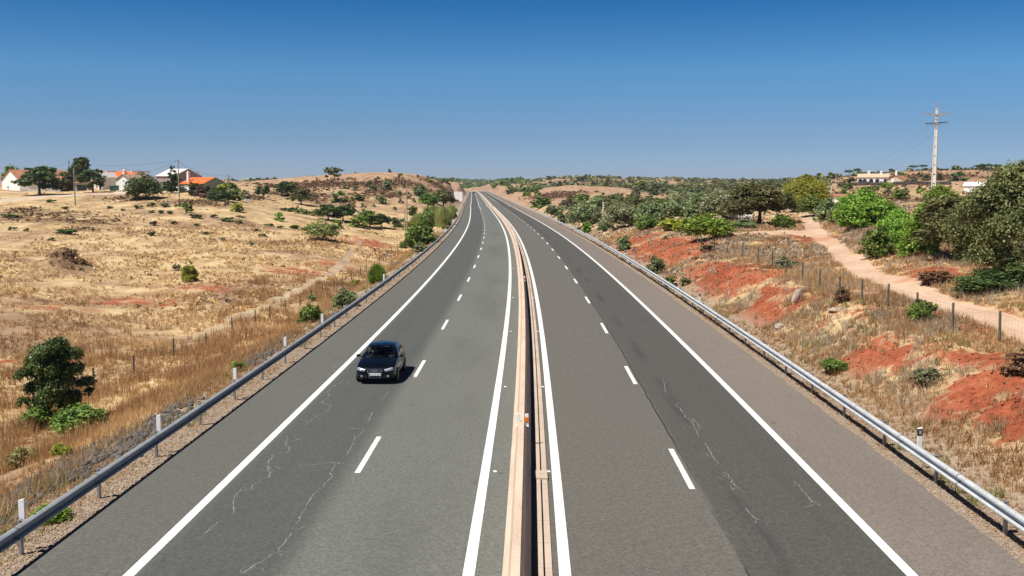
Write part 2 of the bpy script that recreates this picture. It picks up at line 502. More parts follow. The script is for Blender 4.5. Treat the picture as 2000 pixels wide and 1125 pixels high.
# mound in the left field
_m = hit(122, 528)
EXTRA.append((_m[0], _m[1] + 1.0, 2.9, 2.6, 2.5))
MOUND = (_m[0], _m[1] + 1.0)
_m2 = hit(715, 492)
EXTRA.append((_m2[0], _m2[1], 4.5, 6.0, 0.8))

# masks -------------------------------------------------------------
def ell(px, py, w, h, ang=0.0):
    x, y, z, s = hit(px, py)
    x1, y1, _, _ = hit(px, py - h / 2.0); x2, y2, _, _ = hit(px, py + h / 2.0)
    ry = max(abs(y1 - y2) / 2, 0.4); ry = min(ry, w * s * 3.0)
    return (x, y, max(w * s / 2, .4), ry, ang)
RED = [ell(*a) for a in ((650,517,110,14),(585,532,120,18),(230,586,110,18),(100,600,120,14),(18,712,70,30),(715,476,110,20),(400,560,150,20),(340,590,60,16),
        (1275,478,130,26),(1340,495,70,20),(1395,528,120,52),(1450,552,80,40),(1510,578,70,56),(1530,600,50,30),(1660,690,100,40),(1760,705,70,30),(1900,700,70,50),(1960,790,150,60),(1880,800,120,60),
        (1620,640,40,20),(1590,468,70,20),(1800,536,130,26),(1880,545,100,34),(1970,840,120,60),(1310,488,150,34),(1430,545,150,44),(1930,770,190,120),(1690,700,130,50),(1240,470,90,20),(1545,592,70,40),(1720,1,1,1)) if a[1] > 1]
def mask(lst, X, Y, soft=0.7):
    m = np.zeros_like(X)
    wx = 2.5 + Y / 60.0
    X, Y = X + fbm(X / 3 + 9, Y / 3, 4) * wx, Y + fbm(X / 3, Y / 3 + 31, 4) * wx
    for (x, y, rx, ry, a) in lst:
        k = 0.62 if (soft == 0.7 and x < -10 and not (-23 < x < -17 or False)) else 1.0
        q = np.sqrt(((X - x) / rx) ** 2 + ((Y - y) / ry) ** 2)
        m = np.maximum(m, k * (1 - sstep(1 - soft, 1 + soft, q)))
    return m
def polyd(pts, X, Y):
    """distance to a polyline"""
    d = np.full(X.shape, 1e9)
    for (a, b) in zip(pts[:-1], pts[1:]):
        vx, vy = b[0]-a[0], b[1]-a[1]; L = vx*vx+vy*vy + 1e-9
        t = np.clip(((X-a[0])*vx + (Y-a[1])*vy)/L, 0, 1)
        d = np.minimum(d, np.hypot(X-a[0]-t*vx, Y-a[1]-t*vy))
    return d
DIRT = [hit(px, py)[:2] for px, py in ((2140,700),(2000,642),(1900,612),(1800,578),(1700,540),(1650,503),(1612,470),(1588,443),(1572,418),(1562,405))]
DIRT2 = [hit(px, py)[:2] for px, py in ((1600,460),(1540,452),(1480,455),(1430,458))]
VILL = [hit(px, py)[:2] for px, py in ((-300,420),(0,393),(60,386),(140,381),(200,378),(260,374))]
TRK = [(RC(d) - uu, d) for d, uu in ((8,23.2),(40,23.4),(60,23.8),(84,24.2),(100,24.4),(128,24.6),(150,25.5),(168,26.5),(185,27.5))]
def path_mask(X, Y):
    dr = 1 - sstep(0.65, 1.15, polyd(DIRT, X, Y) + fbm(X / 2, Y / 2, 2) * 0.5)
    dr = np.maximum(dr, 1 - sstep(1.0, 2.0, polyd(DIRT2, X, Y) + fbm(X / 2, Y / 2, 2)))
    vl = 1 - sstep(1.8, 2.8, polyd(VILL, X, Y))
    wn_ = 1.1 * (1 - sstep(52, 80, Y)) + 0.5 * sstep(140, 170, Y)
    tr = 1 - sstep(0.40, 0.95, polyd(TRK, X, Y) + fbm(X / 2, Y / 2, 2) * 1.0 + wn_)
    return dr, vl, tr
HEATH = [(MOUND[0], MOUND[1], 3.4, 3.2, 0), (MOUND[0] + 1, MOUND[1] - .8, 2.6, 2.4, 0)] + [ell(*a) for a in ((90,422,190,26),(170,432,150,14),(40,410,60,12),(250,388,130,12),(600,362,160,18),(700,360,160,14),(600,385,150,20),(740,378,120,16),(690,390,80,12),(560,380,80,14),
        (800,362,100,16),(850,360,60,12),(1090,382,110,12),(1180,362,160,12),(1800,345,260,12),(1780,392,200,30),(1700,392,120,26),(380,395,150,12),(480,385,60,16),(160,448,60,8))]

ROCK = [ell(*a) for a in ((60,960,170,90),(160,905,150,90),(280,850,130,76),(335,800,60,36),(520,690,56,34),(545,665,40,26),(655,618,34,18),(700,565,36,20),(780,512,30,14))]
_ys = [-30.0]
while _ys[-1] < 3500: _ys.append(_ys[-1] + max(0.42, 0.0115 * max(_ys[-1], 0)))
_ys = np.array(_ys)
_us = [0.0, 5.0, 9.5, 10.2]
while _us[-1] < 2600:
    _us.append(_us[-1] + (0.22 if _us[-1] < 13 else max(0.34, 0.02 * (_us[-1] - 6))))
_us = np.array([-q for q in _us[::-1]] + _us[1:])
UU, YY = np.meshgrid(_us, _ys)
XX = UU + RC(YY)
ZZ = terrain(XX, YY)
ZZ = np.where(YY < 9, terrain(XX, np.maximum(YY, 9.0)), ZZ)
ny, nx = XX.shape
idx = np.arange(ny * nx).reshape(ny, nx)
faces = np.stack([idx[:-1, :-1], idx[:-1, 1:], idx[1:, 1:], idx[1:, :-1]], -1).reshape(-1, 4)
V = np.stack([XX, YY, ZZ], -1).reshape(-1, 3)
red = mask(RED, XX, YY); 
soil_r = sstep(12, 16, UU) * (1 - sstep(60, 90, UU)) * (1 - sstep(120, 200, YY)) * 0.32
dr, vl, tr = path_mask(XX, YY)
heath = mask(HEATH, XX, YY, 0.5)
dist_scrub = sstep(215, 430, YY)
rockm = mask(ROCK, XX, YY, .6) * sstep(11.6, 12.4, -UU)
uleft = sstep(9.6, 10.2, np.abs(UU)) * (1 - sstep(12.5, 14.5, np.abs(UU)))
def split_faces(m, thr=0.5):
    fm = m.reshape(-1)[faces].mean(1)
    return fm > thr
isd = split_faces(dr); isv = split_faces(vl); ist = split_faces(tr)
hidden = split_faces((np.abs(UU) < 9.8).astype(float), 0.99)

def ground_mat():
    t = NT('dry_ground')
    p = t.pos()
    n_big = t.noise(p, 0.035, 4, 0.6)
    n_mid = t.noise(t.scale_vec(p, (1, 0.45, 1)), 0.33, 5, 0.65)
    n_fine = t.noise(p, 3.2, 5, 0.75)
    n_vf = t.noise(p, 14.0, 3, 0.8)
    f = t.math('ADD', t.math('MULTIPLY', n_mid, 0.55), t.math('MULTIPLY', n_fine, 0.45))
    straw = t.ramp(f, [(0.30, (0.20, 0.115, 0.055)), (0.42, (0.38, 0.25, 0.13)), (0.52, (0.57, 0.415, 0.225)), (0.66, (0.77, 0.61, 0.36))])
    brown = t.ramp(f, [(0.32, (0.11, 0.062, 0.040)), (0.5, (0.28, 0.175, 0.115)), (0.68, (0.48, 0.33, 0.20))])
    st2 = t.noise(t.scale_vec(p, (.35, 1, 1)), 0.13, 5, 0.65)
    c = t.mix(t.math('MULTIPLY', t.rng(t.math('ADD', t.math('MULTIPLY', n_big, .4), t.math('MULTIPLY', st2, .6)), 0.47, 0.60), 0.85), straw, brown)
    # distance scrubland: darker earth between bushes
    scr = t.ramp(f, [(0.34, (0.13, 0.10, 0.05)), (0.5, (0.37, 0.225, 0.145)), (0.64, (0.56, 0.385, 0.26))])
    c = t.mix(t.math('MULTIPLY', t.attr('far'), 0.85), c, scr)
    hc = t.ramp(t.noise(p, 0.9, 5, 0.75), [(0.35, (0.055, 0.035, 0.018)), (0.5, (0.15, 0.09, 0.045)), (0.66, (0.36, 0.24, 0.13))])
    hm = t.math('MULTIPLY', t.attr('heath'), t.rng(t.noise(p, 0.22, 4, 0.6), 0.38, 0.55))
    c = t.mix(hm, c, hc)
    rc = t.ramp(t.math('ADD', t.math('MULTIPLY', n_fine, 0.6), t.math('MULTIPLY', n_mid, 0.4)), [(0.32, (0.15, 0.032, 0.016)), (0.5, (0.34, 0.080, 0.036)), (0.66, (0.52, 0.17, 0.085))])
    rm = t.math('ADD', t.attr('red'), t.math('MULTIPLY', t.math('SUBTRACT', t.math('ADD', t.math('MULTIPLY', t.noise(p, 0.8, 5, 0.7), .6), t.math('MULTIPLY', t.noise(p, 4.5, 4, .7), .4)), 0.5), 3.6))
    c = t.mix(t.math('MULTIPLY', t.rng(rm, 0.26, 0.68), 0.94), c, rc)
    gc = t.ramp(n_vf, [(0.3, (0.13, 0.10, 0.075)), (0.5, (0.34, 0.26, 0.19)), (0.7, (0.52, 0.42, 0.31))])
    c = t.mix(t.attr('verge'), c, gc)
    rk = t.ramp(n_vf, [(0.3, (0.035, 0.03, 0.028)), (0.5, (0.12, 0.10, 0.09)), (0.7, (0.27, 0.22, 0.18))])
    c = t.mix(t.math('MULTIPLY', t.rng(t.math('ADD', t.attr('rock'), t.math('MULTIPLY', t.math('SUBTRACT', n_fine, .5), 1.5)), .3, .7), .9), c, rk)
    t.color(c); t.set(0.95, 0, 0.15)
    h = t.math('ADD', t.math('MULTIPLY', n_fine, 0.7), t.math('MULTIPLY', n_vf, 0.3))
    t.bump(h, 0.9, 0.16)
    return t.m
def track_mat(name, a, b, c3):
    t = NT(name); p = t.pos()
    n1 = t.noise(t.scale_vec(p, (1, .5, 1)), 0.4, 5, 0.6); n2 = t.noise(p, 6, 4, 0.75)
    f = t.math('ADD', t.math('MULTIPLY', n1, 0.6), t.math('MULTIPLY', n2, 0.4))
    c = t.ramp(f, [(0.34, a), (0.5, b), (0.66, c3)])
    rc = t.mix(t.rng(t.attr('red'), 0.2, 0.9), c, (0.48, 0.25, 0.16))
    t.color(rc); t.set(0.95, 0, 0.1); t.bump(n2, 0.5, 0.06)
    return t.m
gm = ground_mat()
dm = track_mat('dirt_road_surface', (0.40, 0.265, 0.18), (0.53, 0.375, 0.265), (0.62, 0.47, 0.345))
vm = track_mat('village_lane_surface', (0.42, 0.33, 0.26), (0.52, 0.43, 0.35), (0.60, 0.51, 0.43))
tm = track_mat('track_surface', (0.27, 0.20, 0.14), (0.42, 0.32, 0.215), (0.55, 0.43, 0.28))
def terrain_piece(name, sel, mat):
    fs = faces[sel]
    used = np.unique(fs); remap = np.full(len(V), -1); remap[used] = np.arange(len(used))
    me = np_mesh(name, V[used], remap[fs], smooth=True)
    for nm, arr in (('red', np.maximum(red, soil_r) * (0 if name == 'field_track' else 1)), ('heath', heath), ('far', dist_scrub), ('verge', uleft), ('rock', rockm)):
        float_attr(me, nm, arr.reshape(-1)[used])
    me.materials.append(mat)
    o = bpy.data.objects.new(name, me); link(o)
    tag(o, kind='structure')
    return o
# keep the sheet whole below the tracks' edges: the tracks are pieces of the same relief
terrain_piece('ground', ~(isd | isv | ist | hidden), gm)
terrain_piece('dirt_road', isd & ~hidden, dm)
terrain_piece('village_lane', isv & ~isd & ~hidden, vm)
terrain_piece('field_track', ist & ~isd & ~isv & ~hidden, tm)

# ------------------------------------------------------------------ carriageways and markings
def dsteps(d0, d1):
    a = [d0]
    while a[-1] < d1: a.append(min(d1, a[-1] + max(0.7, 0.012 * abs(a[-1]))))
    return np.array(a)
def strip(name, us, d0, d1, dz, mat, parent=None, us_fn=None):
    D = dsteps(d0, d1); us = np.array(us, float)
    U, Dm = np.meshgrid(us, D)
    if us_fn is not None: U = us_fn(U, Dm)
    X = U + RC(Dm); Z = RZ(Dm) + dz
    ny_, nx_ = X.shape; ix = np.arange(ny_ * nx_).reshape(ny_, nx_)
    fs = np.stack([ix[:-1, :-1], ix[:-1, 1:], ix[1:, 1:], ix[1:, :-1]], -1).reshape(-1, 4)
    me = np_mesh(name, np.stack([X, Dm, Z], -1).reshape(-1, 3), fs)
    float_attr(me, 'lat', U.reshape(-1))
    me.materials.append(mat)
    o = bpy.data.objects.new(name, me); link(o, parent)
    return o

def asphalt_mat():
    t = NT('asphalt'); p = t.pos(); u = t.attr('lat')
    grain = t.noise(p, 38, 3, 0.8)
    n_m = t.noise(t.scale_vec(p, (1, 0.12, 1)), 1.1, 5, 0.6)
    n_l = t.noise(t.scale_vec(p, (1, 0.25, 1)), 0.22, 4, 0.6)
    g2_ = t.noise(p, 11, 4, 0.75)
    gr = t.math('ADD', t.math('MULTIPLY', grain, 0.55), t.math('MULTIPLY', g2_, 0.45))
    c = t.ramp(gr, [(0.32, (0.066, 0.069, 0.064)), (0.5, (0.132, 0.137, 0.124)), (0.70, (0.245, 0.248, 0.222))])
    def tband(v, a, b, s):
        return t.math('MULTIPLY', t.rng(v, a - s, a + s), t.rng(v, b - s, b + s, 1, 0))
    def mul(c, fac, colr): return t.mix(fac, c, colr, 'MULTIPLY')
    c = mul(c, t.rng(u, 0.2, 0.6), (0.90, 0.82, 0.80))                       # right carriageway is warmer
    c = mul(c, t.rng(u, -8.2, -8.0, 1, 0), (0.84, 0.81, 0.80))               # left shoulder
    c = mul(c, tband(u, 4.84, 8.15, 0.10), (0.65, 0.67, 0.68))               # polished slow lanes
    c = mul(c, tband(u, -7.95, -4.9, 0.35), (0.62, 0.62, 0.64))
    c = mul(c, t.rng(u, 8.12, 8.22), (1.52, 1.36, 1.32))                     # brownish right shoulder
    wob = t.math('ADD', u, t.math('MULTIPLY', t.math('SUBTRACT', t.noise(t.scale_vec(p, (1, 0.3, 1)), 0.35, 4, 0.6), 0.5), 0.55))
    pat = t.rng(n_m, 0.40, 0.66)
    c = t.mix(t.math('MULTIPLY', t.math('MULTIPLY', tband(wob, 5.45, 5.75, .28), pat), 0.82), c, (0.035, 0.036, 0.036))
    c = t.mix(t.math('MULTIPLY', t.math('MULTIPLY', tband(wob, 7.1, 7.35, .3), pat), 0.30), c, (0.045, 0.046, 0.046))
    c = t.mix(t.math('MULTIPLY', t.math('MULTIPLY', tband(wob, -7.2, -6.7, .4), pat), 0.28), c, (0.045, 0.047, 0.052))
    c = t.mix(t.math('MULTIPLY', t.math('MULTIPLY', tband(wob, -5.7, -5.3, .3), pat), 0.25), c, (0.045, 0.047, 0.052))
    c = t.mix(t.math('MULTIPLY', t.math('MULTIPLY', tband(wob, -3.5, -1.6, .5), t.rng(n_l, .4, .6)), 0.18), c, (0.06, 0.06, 0.056))
    c = t.mix(t.math('MULTIPLY', t.rng(n_l, 0.42, 0.66), 0.12), c, (0.075, 0.075, 0.072))
    # cross-wise laying joints and oil spots
    oil = t.noise(t.scale_vec(p, (1, .5, 1)), 2.3, 3, .5)
    c = t.mix(t.math('MULTIPLY', t.rng(oil, 0.70, 0.76), 0.45), c, (0.04, 0.04, 0.04))
    # open longitudinal joint beside the right dashes
    jn = t.math('ABSOLUTE', t.math('SUBTRACT', t.math('ADD', u, t.math('MULTIPLY', t.math('SUBTRACT', t.noise(p, 0.35, 4), .5), 0.22)), 4.80))
    c = t.mix(t.math('MULTIPLY', t.rng(jn, 0.012, 0.045, 1, 0), t.rng(n_m, 0.30, 0.5)), c, (0.035, 0.034, 0.032))
    specks = t.noise(p, 9.0, 2, 0.5)
    c = t.mix(t.rng(specks, 0.80, 0.83), c, (0.45, 0.44, 0.42))
    t.color(c); t.set(0.88, 0, 0.25); t.bump(grain, 0.35, 0.01)
    return t.m
am = asphalt_mat()
_lus = [-10.4, -9.2, -8.05, -6.8, -5.7, -4.6, -3.4, -2.2, -1.0, -0.26]
def jag(U, D):
    e = fbm(D * 0.35, D * 0.05 + 3, 2) * 0.05 + fbm(D * 1.9, D * 0.4 + 3, 3) * 0.10
    return np.where(np.abs(U) > 10.3, U + e, U)
o = strip('carriageway_left', _lus, -30, 3300, 0.0, am, us_fn=jag); tag(o, kind='structure')
o = strip('carriageway_right', [0.74, 1.0, 2.2, 3.4, 4.6, 5.7, 6.8, 8.2, 9.5, 10.85], -30, 3300, 0.0, am, us_fn=jag); tag(o, kind='structure')

def join_strips(name, lst, dz, mat):
    Vs = []; Fs = []; n = 0
    for (u0, u1, d0, d1) in lst:
        D = dsteps(d0, d1)
        for i, d in enumerate(D):
            c = RC(d); z = RZ(d) + dz
            Vs += [(c + u0, d, z), (c + u1, d, z)]
            if i: Fs.append((n + 2*i - 2, n + 2*i - 1, n + 2*i + 1, n + 2*i))
        n += 2 * len(D)
    me = bpy.data.meshes.new(name); me.from_pydata(Vs, [], Fs); me.update(); me.materials.append(mat)
    o = bpy.data.objects.new(name, me); link(o); return o
marks = [(-1.13, -0.88, -30, 3300), (-8.17, -7.93, -30, 3300), (0.88, 1.13, -30, 3300), (8.08, 8.32, -30, 3300)]
for k in range(-2, 23): marks.append((-4.68, -4.52, 29.4 + 14.2*k - 2.05, 29.4 + 14.2*k + 2.05))
for k in range(-2, 33): marks.append((4.52, 4.68, 27.9 + 14.2*k - 2.05, 27.9 + 14.2*k + 2.05))
marks += [(-4.68, -4.52, 345, 3300), (4.52, 4.68, 486, 3300)]
o = join_strips('lane_markings', marks, 0.005, M['paint']); tag(o, kind='structure')

# pale cracks in the two slow lanes: thin ribbons lying on the asphalt
def g2(px, py):
    rx, ry, rz = ray(px, py)
    k = -(CAMH) / rz
    for _ in range(4): k = (RZ(ry * k) - CAMH) / rz
    return rx * k, ry * k
crk = NT('pale_crack'); 
_pp = crk.pos()
crk.color(crk.ramp(crk.noise(_pp, 5, 4, .8), [(0.35, (0.12, 0.12, 0.115)), (0.62, (0.36, 0.36, 0.345))])); crk.set(0.9)
_cl = [
 [(672,742),(655,752),(640,765),(643,775),(628,785),(646,793),(638,803),(622,810),(612,818),(600,827),(590,836)],
 [(560,850),(562,858),(557,868),(566,875),(562,883),(535,888),(530,895),(523,902),(524,915),(528,932),(512,936),(505,942),(492,948),(491,958)],
 [(470,955),(458,972),(455,985),(456,1005)], [(445,1018),(425,1020),(412,1032),(396,1046)],
 [(760,762),(752,775),(742,778)], [(728,805),(722,815),(720,826)], [(724,815),(712,822)], [(710,836),(708,845),(700,850),(690,862),(684,876),(676,890)],
 [(708,836),(692,838),(684,834)], [(676,908),(658,903),(640,904),(610,907),(580,908)], [(658,903),(650,915),(646,925),(650,930),(640,940),(630,950)],
 [(625,952),(612,966),(602,980),(592,1000),(585,1015),(572,1032)], [(595,1028),(582,1035)], [(570,1040),(556,1060),(542,1080),(530,1077),(522,1080)],
 [(542,1082),(555,1084)],[(530,1084),(505,1100),(488,1112),(470,1122)], [(528,912),(545,913),(556,914)],[(600,850),(585,858),(568,862)],
 [(1293,742),(1298,752),(1300,768)], [(1317,790),(1330,800),(1340,815),(1352,825),(1360,840),(1366,855)], [(1340,812),(1350,818),(1364,828),(1366,840)],
 [(1376,865),(1386,878),(1390,890),(1398,900),(1404,905)], [(1374,882),(1382,890),(1392,892)], [(1416,922),(1428,935),(1432,945),(1445,955)], [(1425,960),(1436,952)],
 [(1456,992),(1466,1005),(1480,1014),(1486,1015)], [(1548,938),(1562,950),(1572,962),(1580,975),(1594,982),(1585,988),(1560,993)], [(1594,982),(1604,988)],
 [(645,715),(657,718),(666,716)],
]
V_, F_ = [], []
_tw = []
for pl in _cl:
    for a, b in zip(pl[:-1], pl[1:]):
        if random.random() < .75:
            t = random.random(); q = (a[0] + (b[0]-a[0]) * t, a[1] + (b[1]-a[1]) * t); L = 3 + (q[1] - 360) / 40 * random.uniform(.3, 1.2); an = random.uniform(0, 6.28)
            _tw.append([q, (q[0] + L * math.cos(an), q[1] + .45 * L * math.sin(an)), (q[0] + 1.9 * L * math.cos(an + .5), q[1] + .8 * L * math.sin(an + .5))])
for _i, pl in enumerate(_cl + _tw):
    _wk = 1.0 if _i < len(_cl) else .5
    pts = [Vector((*g2(*q), 0)) for q in pl]
    fine = []
    for a, b in zip(pts[:-1], pts[1:]):
        n = max(2, int((b - a).length / 0.12))
        for i in range(n):
            q = a.lerp(b, i / n)
            q.x += random.gauss(0, 0.018); q.y += random.gauss(0, 0.03)
            fine.append(q)
    fine.append(pts[-1])
    n0 = len(V_); L = len(fine)
    for i, q in enumerate(fine):
        d = (fine[min(i+1, L-1)] - fine[max(i-1, 0)]).normalized(); nrm = Vector((-d.y, d.x, 0))
        w = _wk * 0.0105 * (0.35 + random.random()) * min(1, 0.35 + 4 * min(i, L-1-i) / L)
        z = RZ(q.y) + 0.004
        V_ += [(q.x + nrm.x*w, q.y + nrm.y*w, z), (q.x - nrm.x*w, q.y - nrm.y*w, z)]
        if i: F_.append((n0 + 2*i-2, n0 + 2*i-1, n0 + 2*i+1, n0 + 2*i))
me = bpy.data.meshes.new('pavement_cracks'); me.from_pydata(V_, [], F_); me.update(); me.materials.append(crk.m)
tag(link(bpy.data.objects.new('pavement_cracks', me)), kind='structure')

# ------------------------------------------------------------------ median barrier, slot drain
def sweep(name, prof, d0, d1, mat, parent=None, closed=False, smooth=False, step=None, u0=0.0, dz=0.0, ends=True):
    """prof: (u,z) points swept along the road"""
    D = dsteps(d0, d1) if step is None else np.arange(d0, d1 + 1e-6, step)
    k = len(prof)
    P = []
    for d in D:
        c = RC(d) + u0; z = RZ(d) + dz
        P += [(c + a, d, z + b) for a, b in prof]
    Fc = []
    for i in range(len(D) - 1):
        for j in range(k if closed else k - 1):
            j2 = (j + 1) % k
            Fc.append((i*k+j, i*k+j2, (i+1)*k+j2, (i+1)*k+j))
    if closed and ends:
        Fc.append(tuple(range(k))[::-1]); Fc.append(tuple((len(D)-1)*k + j for j in range(k)))
    me = bpy.data.meshes.new(name); me.from_pydata(P, [], Fc); me.update(); me.materials.append(mat)
    if smooth: me.polygons.foreach_set("use_smooth", np.ones(len(me.polygons), dtype=bool))
    o = bpy.data.objects.new(name, me); link(o, parent); return o
def conc_mat(name, c, seams=True):
    t = NT(name); p = t.pos()
    n1 = t.noise(t.scale_vec(p, (1, .3, 1)), 0.9, 6, 0.7); n2 = t.noise(p, 17, 3, 0.8)
    f = t.math('ADD', t.math('MULTIPLY', n1, 0.6), t.math('MULTIPLY', n2, 0.4))
    cc = t.ramp(f, [(0.3, tuple(x * .62 for x in c)), (0.5, c), (0.7, tuple(min(.95, x * 1.22) for x in c))])
    if seams:
        sx = t.node("ShaderNodeSeparateXYZ"); t.link(p, sx.inputs[0])
        m = t.math('ABSOLUTE', t.math('SUBTRACT', t.math('FRACT', t.math('DIVIDE', sx.outputs[1], 1.5)), 0.5))
        cc = t.mix(t.rng(m, 0.004, 0.012, 0.6, 0), cc, tuple(x * .3 for x in c))
    t.color(cc); t.set(0.92, 0, 0.2); t.bump(n2, 0.5, 0.015)
    return t.m
M['barrier'] = conc_mat('barrier_concrete', (0.62, 0.47, 0.36), False)
M['drain'] = conc_mat('drain_concrete', (0.50, 0.40, 0.32))
bar = sweep('concrete_barrier', [(-.30,-.28),(-.30,.08),(-.17,.26),(-.10,.76),(-.085,.80),(.085,.80),(.10,.76),(.17,.26),(.30,.08),(.30,-.28)], -30, 3300, M['barrier'], closed=True)
tag(bar, 'long tan concrete safety barrier running down the middle of the motorway', 'barrier')
dr_ = empty('slot_drain', (0, 0, 0)); tag(dr_, 'narrow concrete drainage channel with dark slot along right foot of the barrier', 'drain')
sweep('curb', [(.44,-.28),(.44,.035),(.555,.035),(.555,-.28)], -30, 3300, M['drain'], dr_, closed=True)
sweep('curb', [(.595,-.28),(.595,.030),(.74,.030),(.74,-.28)], -30, 3300, M['drain'], dr_, closed=True)
strip('channel_floor', [.31, .735], -30, 3300, -0.16, M['drain'], dr_)
for d in (27.0, 77.0, 127.0, 177.0):
    g = MB()
    c = float(RC(d)); g.box((c + .59, d, RZ(d) + .05), (.32, .75, .05))
    g.box((c + .575, d + .08, RZ(d) + .079), (.16, .05, .012))
    g.build('inspection_cover', M['drain'], dr_)

# ------------------------------------------------------------------ guard rails
def wbeam(sgn):
    """sgn -1: stands left of the road, faces +u"""
    pr = [(.0,.44),(.05,.445),(.10,.465),(.108,.50),(.08,.522),(.004,.535),(.0,.59),(.004,.645),(.08,.655),(.108,.675),(.10,.72),(.05,.745),(.0,.75)]
    f = [(-sgn * a, b) for a, b in pr]
    bk = [(-sgn * (a - .006) if True else 0, b) for a, b in pr[::-1]]
    return f + bk
for _mt in (M['steel'], M['steel_sunlit_tone']):
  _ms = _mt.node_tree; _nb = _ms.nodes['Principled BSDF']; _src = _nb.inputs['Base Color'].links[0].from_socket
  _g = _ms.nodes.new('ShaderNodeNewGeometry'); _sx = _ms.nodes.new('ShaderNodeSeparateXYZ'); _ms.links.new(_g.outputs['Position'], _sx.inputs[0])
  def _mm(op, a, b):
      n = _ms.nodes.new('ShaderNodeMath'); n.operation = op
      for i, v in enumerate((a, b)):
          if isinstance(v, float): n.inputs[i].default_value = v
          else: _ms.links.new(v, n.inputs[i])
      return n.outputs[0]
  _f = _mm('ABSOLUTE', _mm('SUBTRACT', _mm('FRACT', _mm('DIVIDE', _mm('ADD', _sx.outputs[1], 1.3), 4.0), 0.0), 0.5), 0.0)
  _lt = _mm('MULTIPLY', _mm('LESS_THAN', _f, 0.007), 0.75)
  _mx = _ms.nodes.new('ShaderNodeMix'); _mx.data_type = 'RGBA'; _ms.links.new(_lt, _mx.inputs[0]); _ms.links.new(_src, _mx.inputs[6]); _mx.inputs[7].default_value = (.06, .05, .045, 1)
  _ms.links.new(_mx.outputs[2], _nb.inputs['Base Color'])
def guard_rail(u0, sgn, label, d_first, step=4.0):
    root = empty('guard_rail', (0, 0, 0)); tag(root, label, 'guard rail')
    sweep('rail_beam', wbeam(sgn), -12, 1500, M['steel'] if sgn < 0 else M['steel_sunlit_tone'], root, closed=True, u0=u0)
    def post(mb, d):
        c = float(RC(d)) + u0 + sgn * 0.15; z = float(RZ(d)) - .02
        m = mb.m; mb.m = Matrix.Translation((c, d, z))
        mb.box((0, 0, .33), (.012, .10, .84)); mb.box((sgn*.03, .05, .33), (.06, .012, .84)); mb.box((sgn*.03, -.05, .33), (.06, .012, .84))
        mb.box((-sgn*.075, 0, .60), (.145, .10, .16)); mb.box((-sgn*.02, 0, .735), (.18, .12, .008))
        mb.m = m
    for i in range(100):
        mb = MB(); post(mb, d_first + step * i); mb.build('post', M['steel_post'], root)
    mb = MB()
    for i in range(100, 360): post(mb, d_first + step * i)
    o = mb.build('far_posts', M['steel_post'], root); o['kind'] = 'stuff'
    return root
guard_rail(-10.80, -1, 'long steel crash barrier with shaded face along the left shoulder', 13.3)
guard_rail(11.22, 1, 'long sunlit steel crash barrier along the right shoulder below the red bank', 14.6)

# delineators on the guard rails and on the median barrier
def solve_d(u0, px, d0=12, d1=900):
    for _ in range(50):
        m = (d0 + d1) / 2
        x = 1000 + (float(RC(m)) + u0) / (m * 1.0053 + .5) * F
        if (x < px) == (u0 < 0): d0 = m
        else: d1 = m
    return m
def delineator(face, z0=.74, hgt=.40):
    r = empty('delineator')
    mb = MB(); mb.m = Matrix.Rotation(0, 4, 'Z')
    mb.mesh([(-.065,-.03,z0-.30),(.065,-.03,z0-.30),(.065,.03,z0-.30),(-.065,.03,z0-.30),(-.065,-.03,z0+hgt-.04),(.065,-.03,z0+hgt),(.065,.03,z0+hgt),(-.065,.03,z0+hgt-.04)],
            [(3,2,1,0),(4,5,6,7),(0,1,5,4),(1,2,6,5),(2,3,7,6),(3,0,4,7)])
    mb.build('post', M['white'], r, bevel=.006)
    if face:
        mb = MB(); mb.box((0, 0, z0 + hgt * .62), (.136, .066, hgt * .5)); mb.build('black_band', M['black'], r)
        mb = MB(); mb.box((0, -.036, z0 + hgt * .62), (.07, .012, hgt * .26)); mb.build('reflector', M['grey_refl'], r)
    return r
dl = [44, 313, 462, 560, 632, 752, 843, 868, 882]
dlp = delineator(False)
for i, px in enumerate(dl):
    r = dlp if i == 0 else copy_tree(dlp)
    d = solve_d(-11.0, px) if px < 800 else {843: 165, 868: 205, 882: 250}[px]
    r.location = (float(RC(d)) - 11.02, d, float(RZ(d)))
    lab = {0: 'white marker post behind left crash barrier, nearest the camera at lower left',
           1: 'white marker post behind left crash barrier, just right of the tall dark shrub'}.get(i, 'slim white marker post standing behind the left crash barrier further along')
    tag(r, lab, 'marker post', None if i < 2 else 'white marker posts behind the left crash barrier')
dlr = delineator(True)
for i, d in enumerate((28.1, 64.5, 108.0, 165.0, 215.0, 262.0)):
    r = dlr if i == 0 else copy_tree(dlr)
    r.location = (float(RC(d)) + 11.5, d, float(RZ(d)) + (0.03 if i else 0))
    lab = {0: 'marker post with black band behind right crash barrier, nearest the camera', 1: 'marker post with black band behind right crash barrier beside the eroded red slope'}.get(i, 'far white marker post standing behind the right crash barrier')
    tag(r, lab, 'marker post', None if i < 2 else 'far marker posts behind the right crash barrier')
def mini(px_side):
    r = empty('delineator')
    mb = MB(); mb.box((0, 0, .20), (.13, .05, .40), (.85, .8)); mb.box((0, .02, .01), (.14, .12, .02)); mb.build('marker_body', M['white'], r, bevel=.01)
    if px_side: 
        mb = MB(); mb.box((0, -.030, .22), (.125, .014, .15)); mb.build('reflector', M['orange'], r)
    return r
ml, mr = mini(False), mini(True)
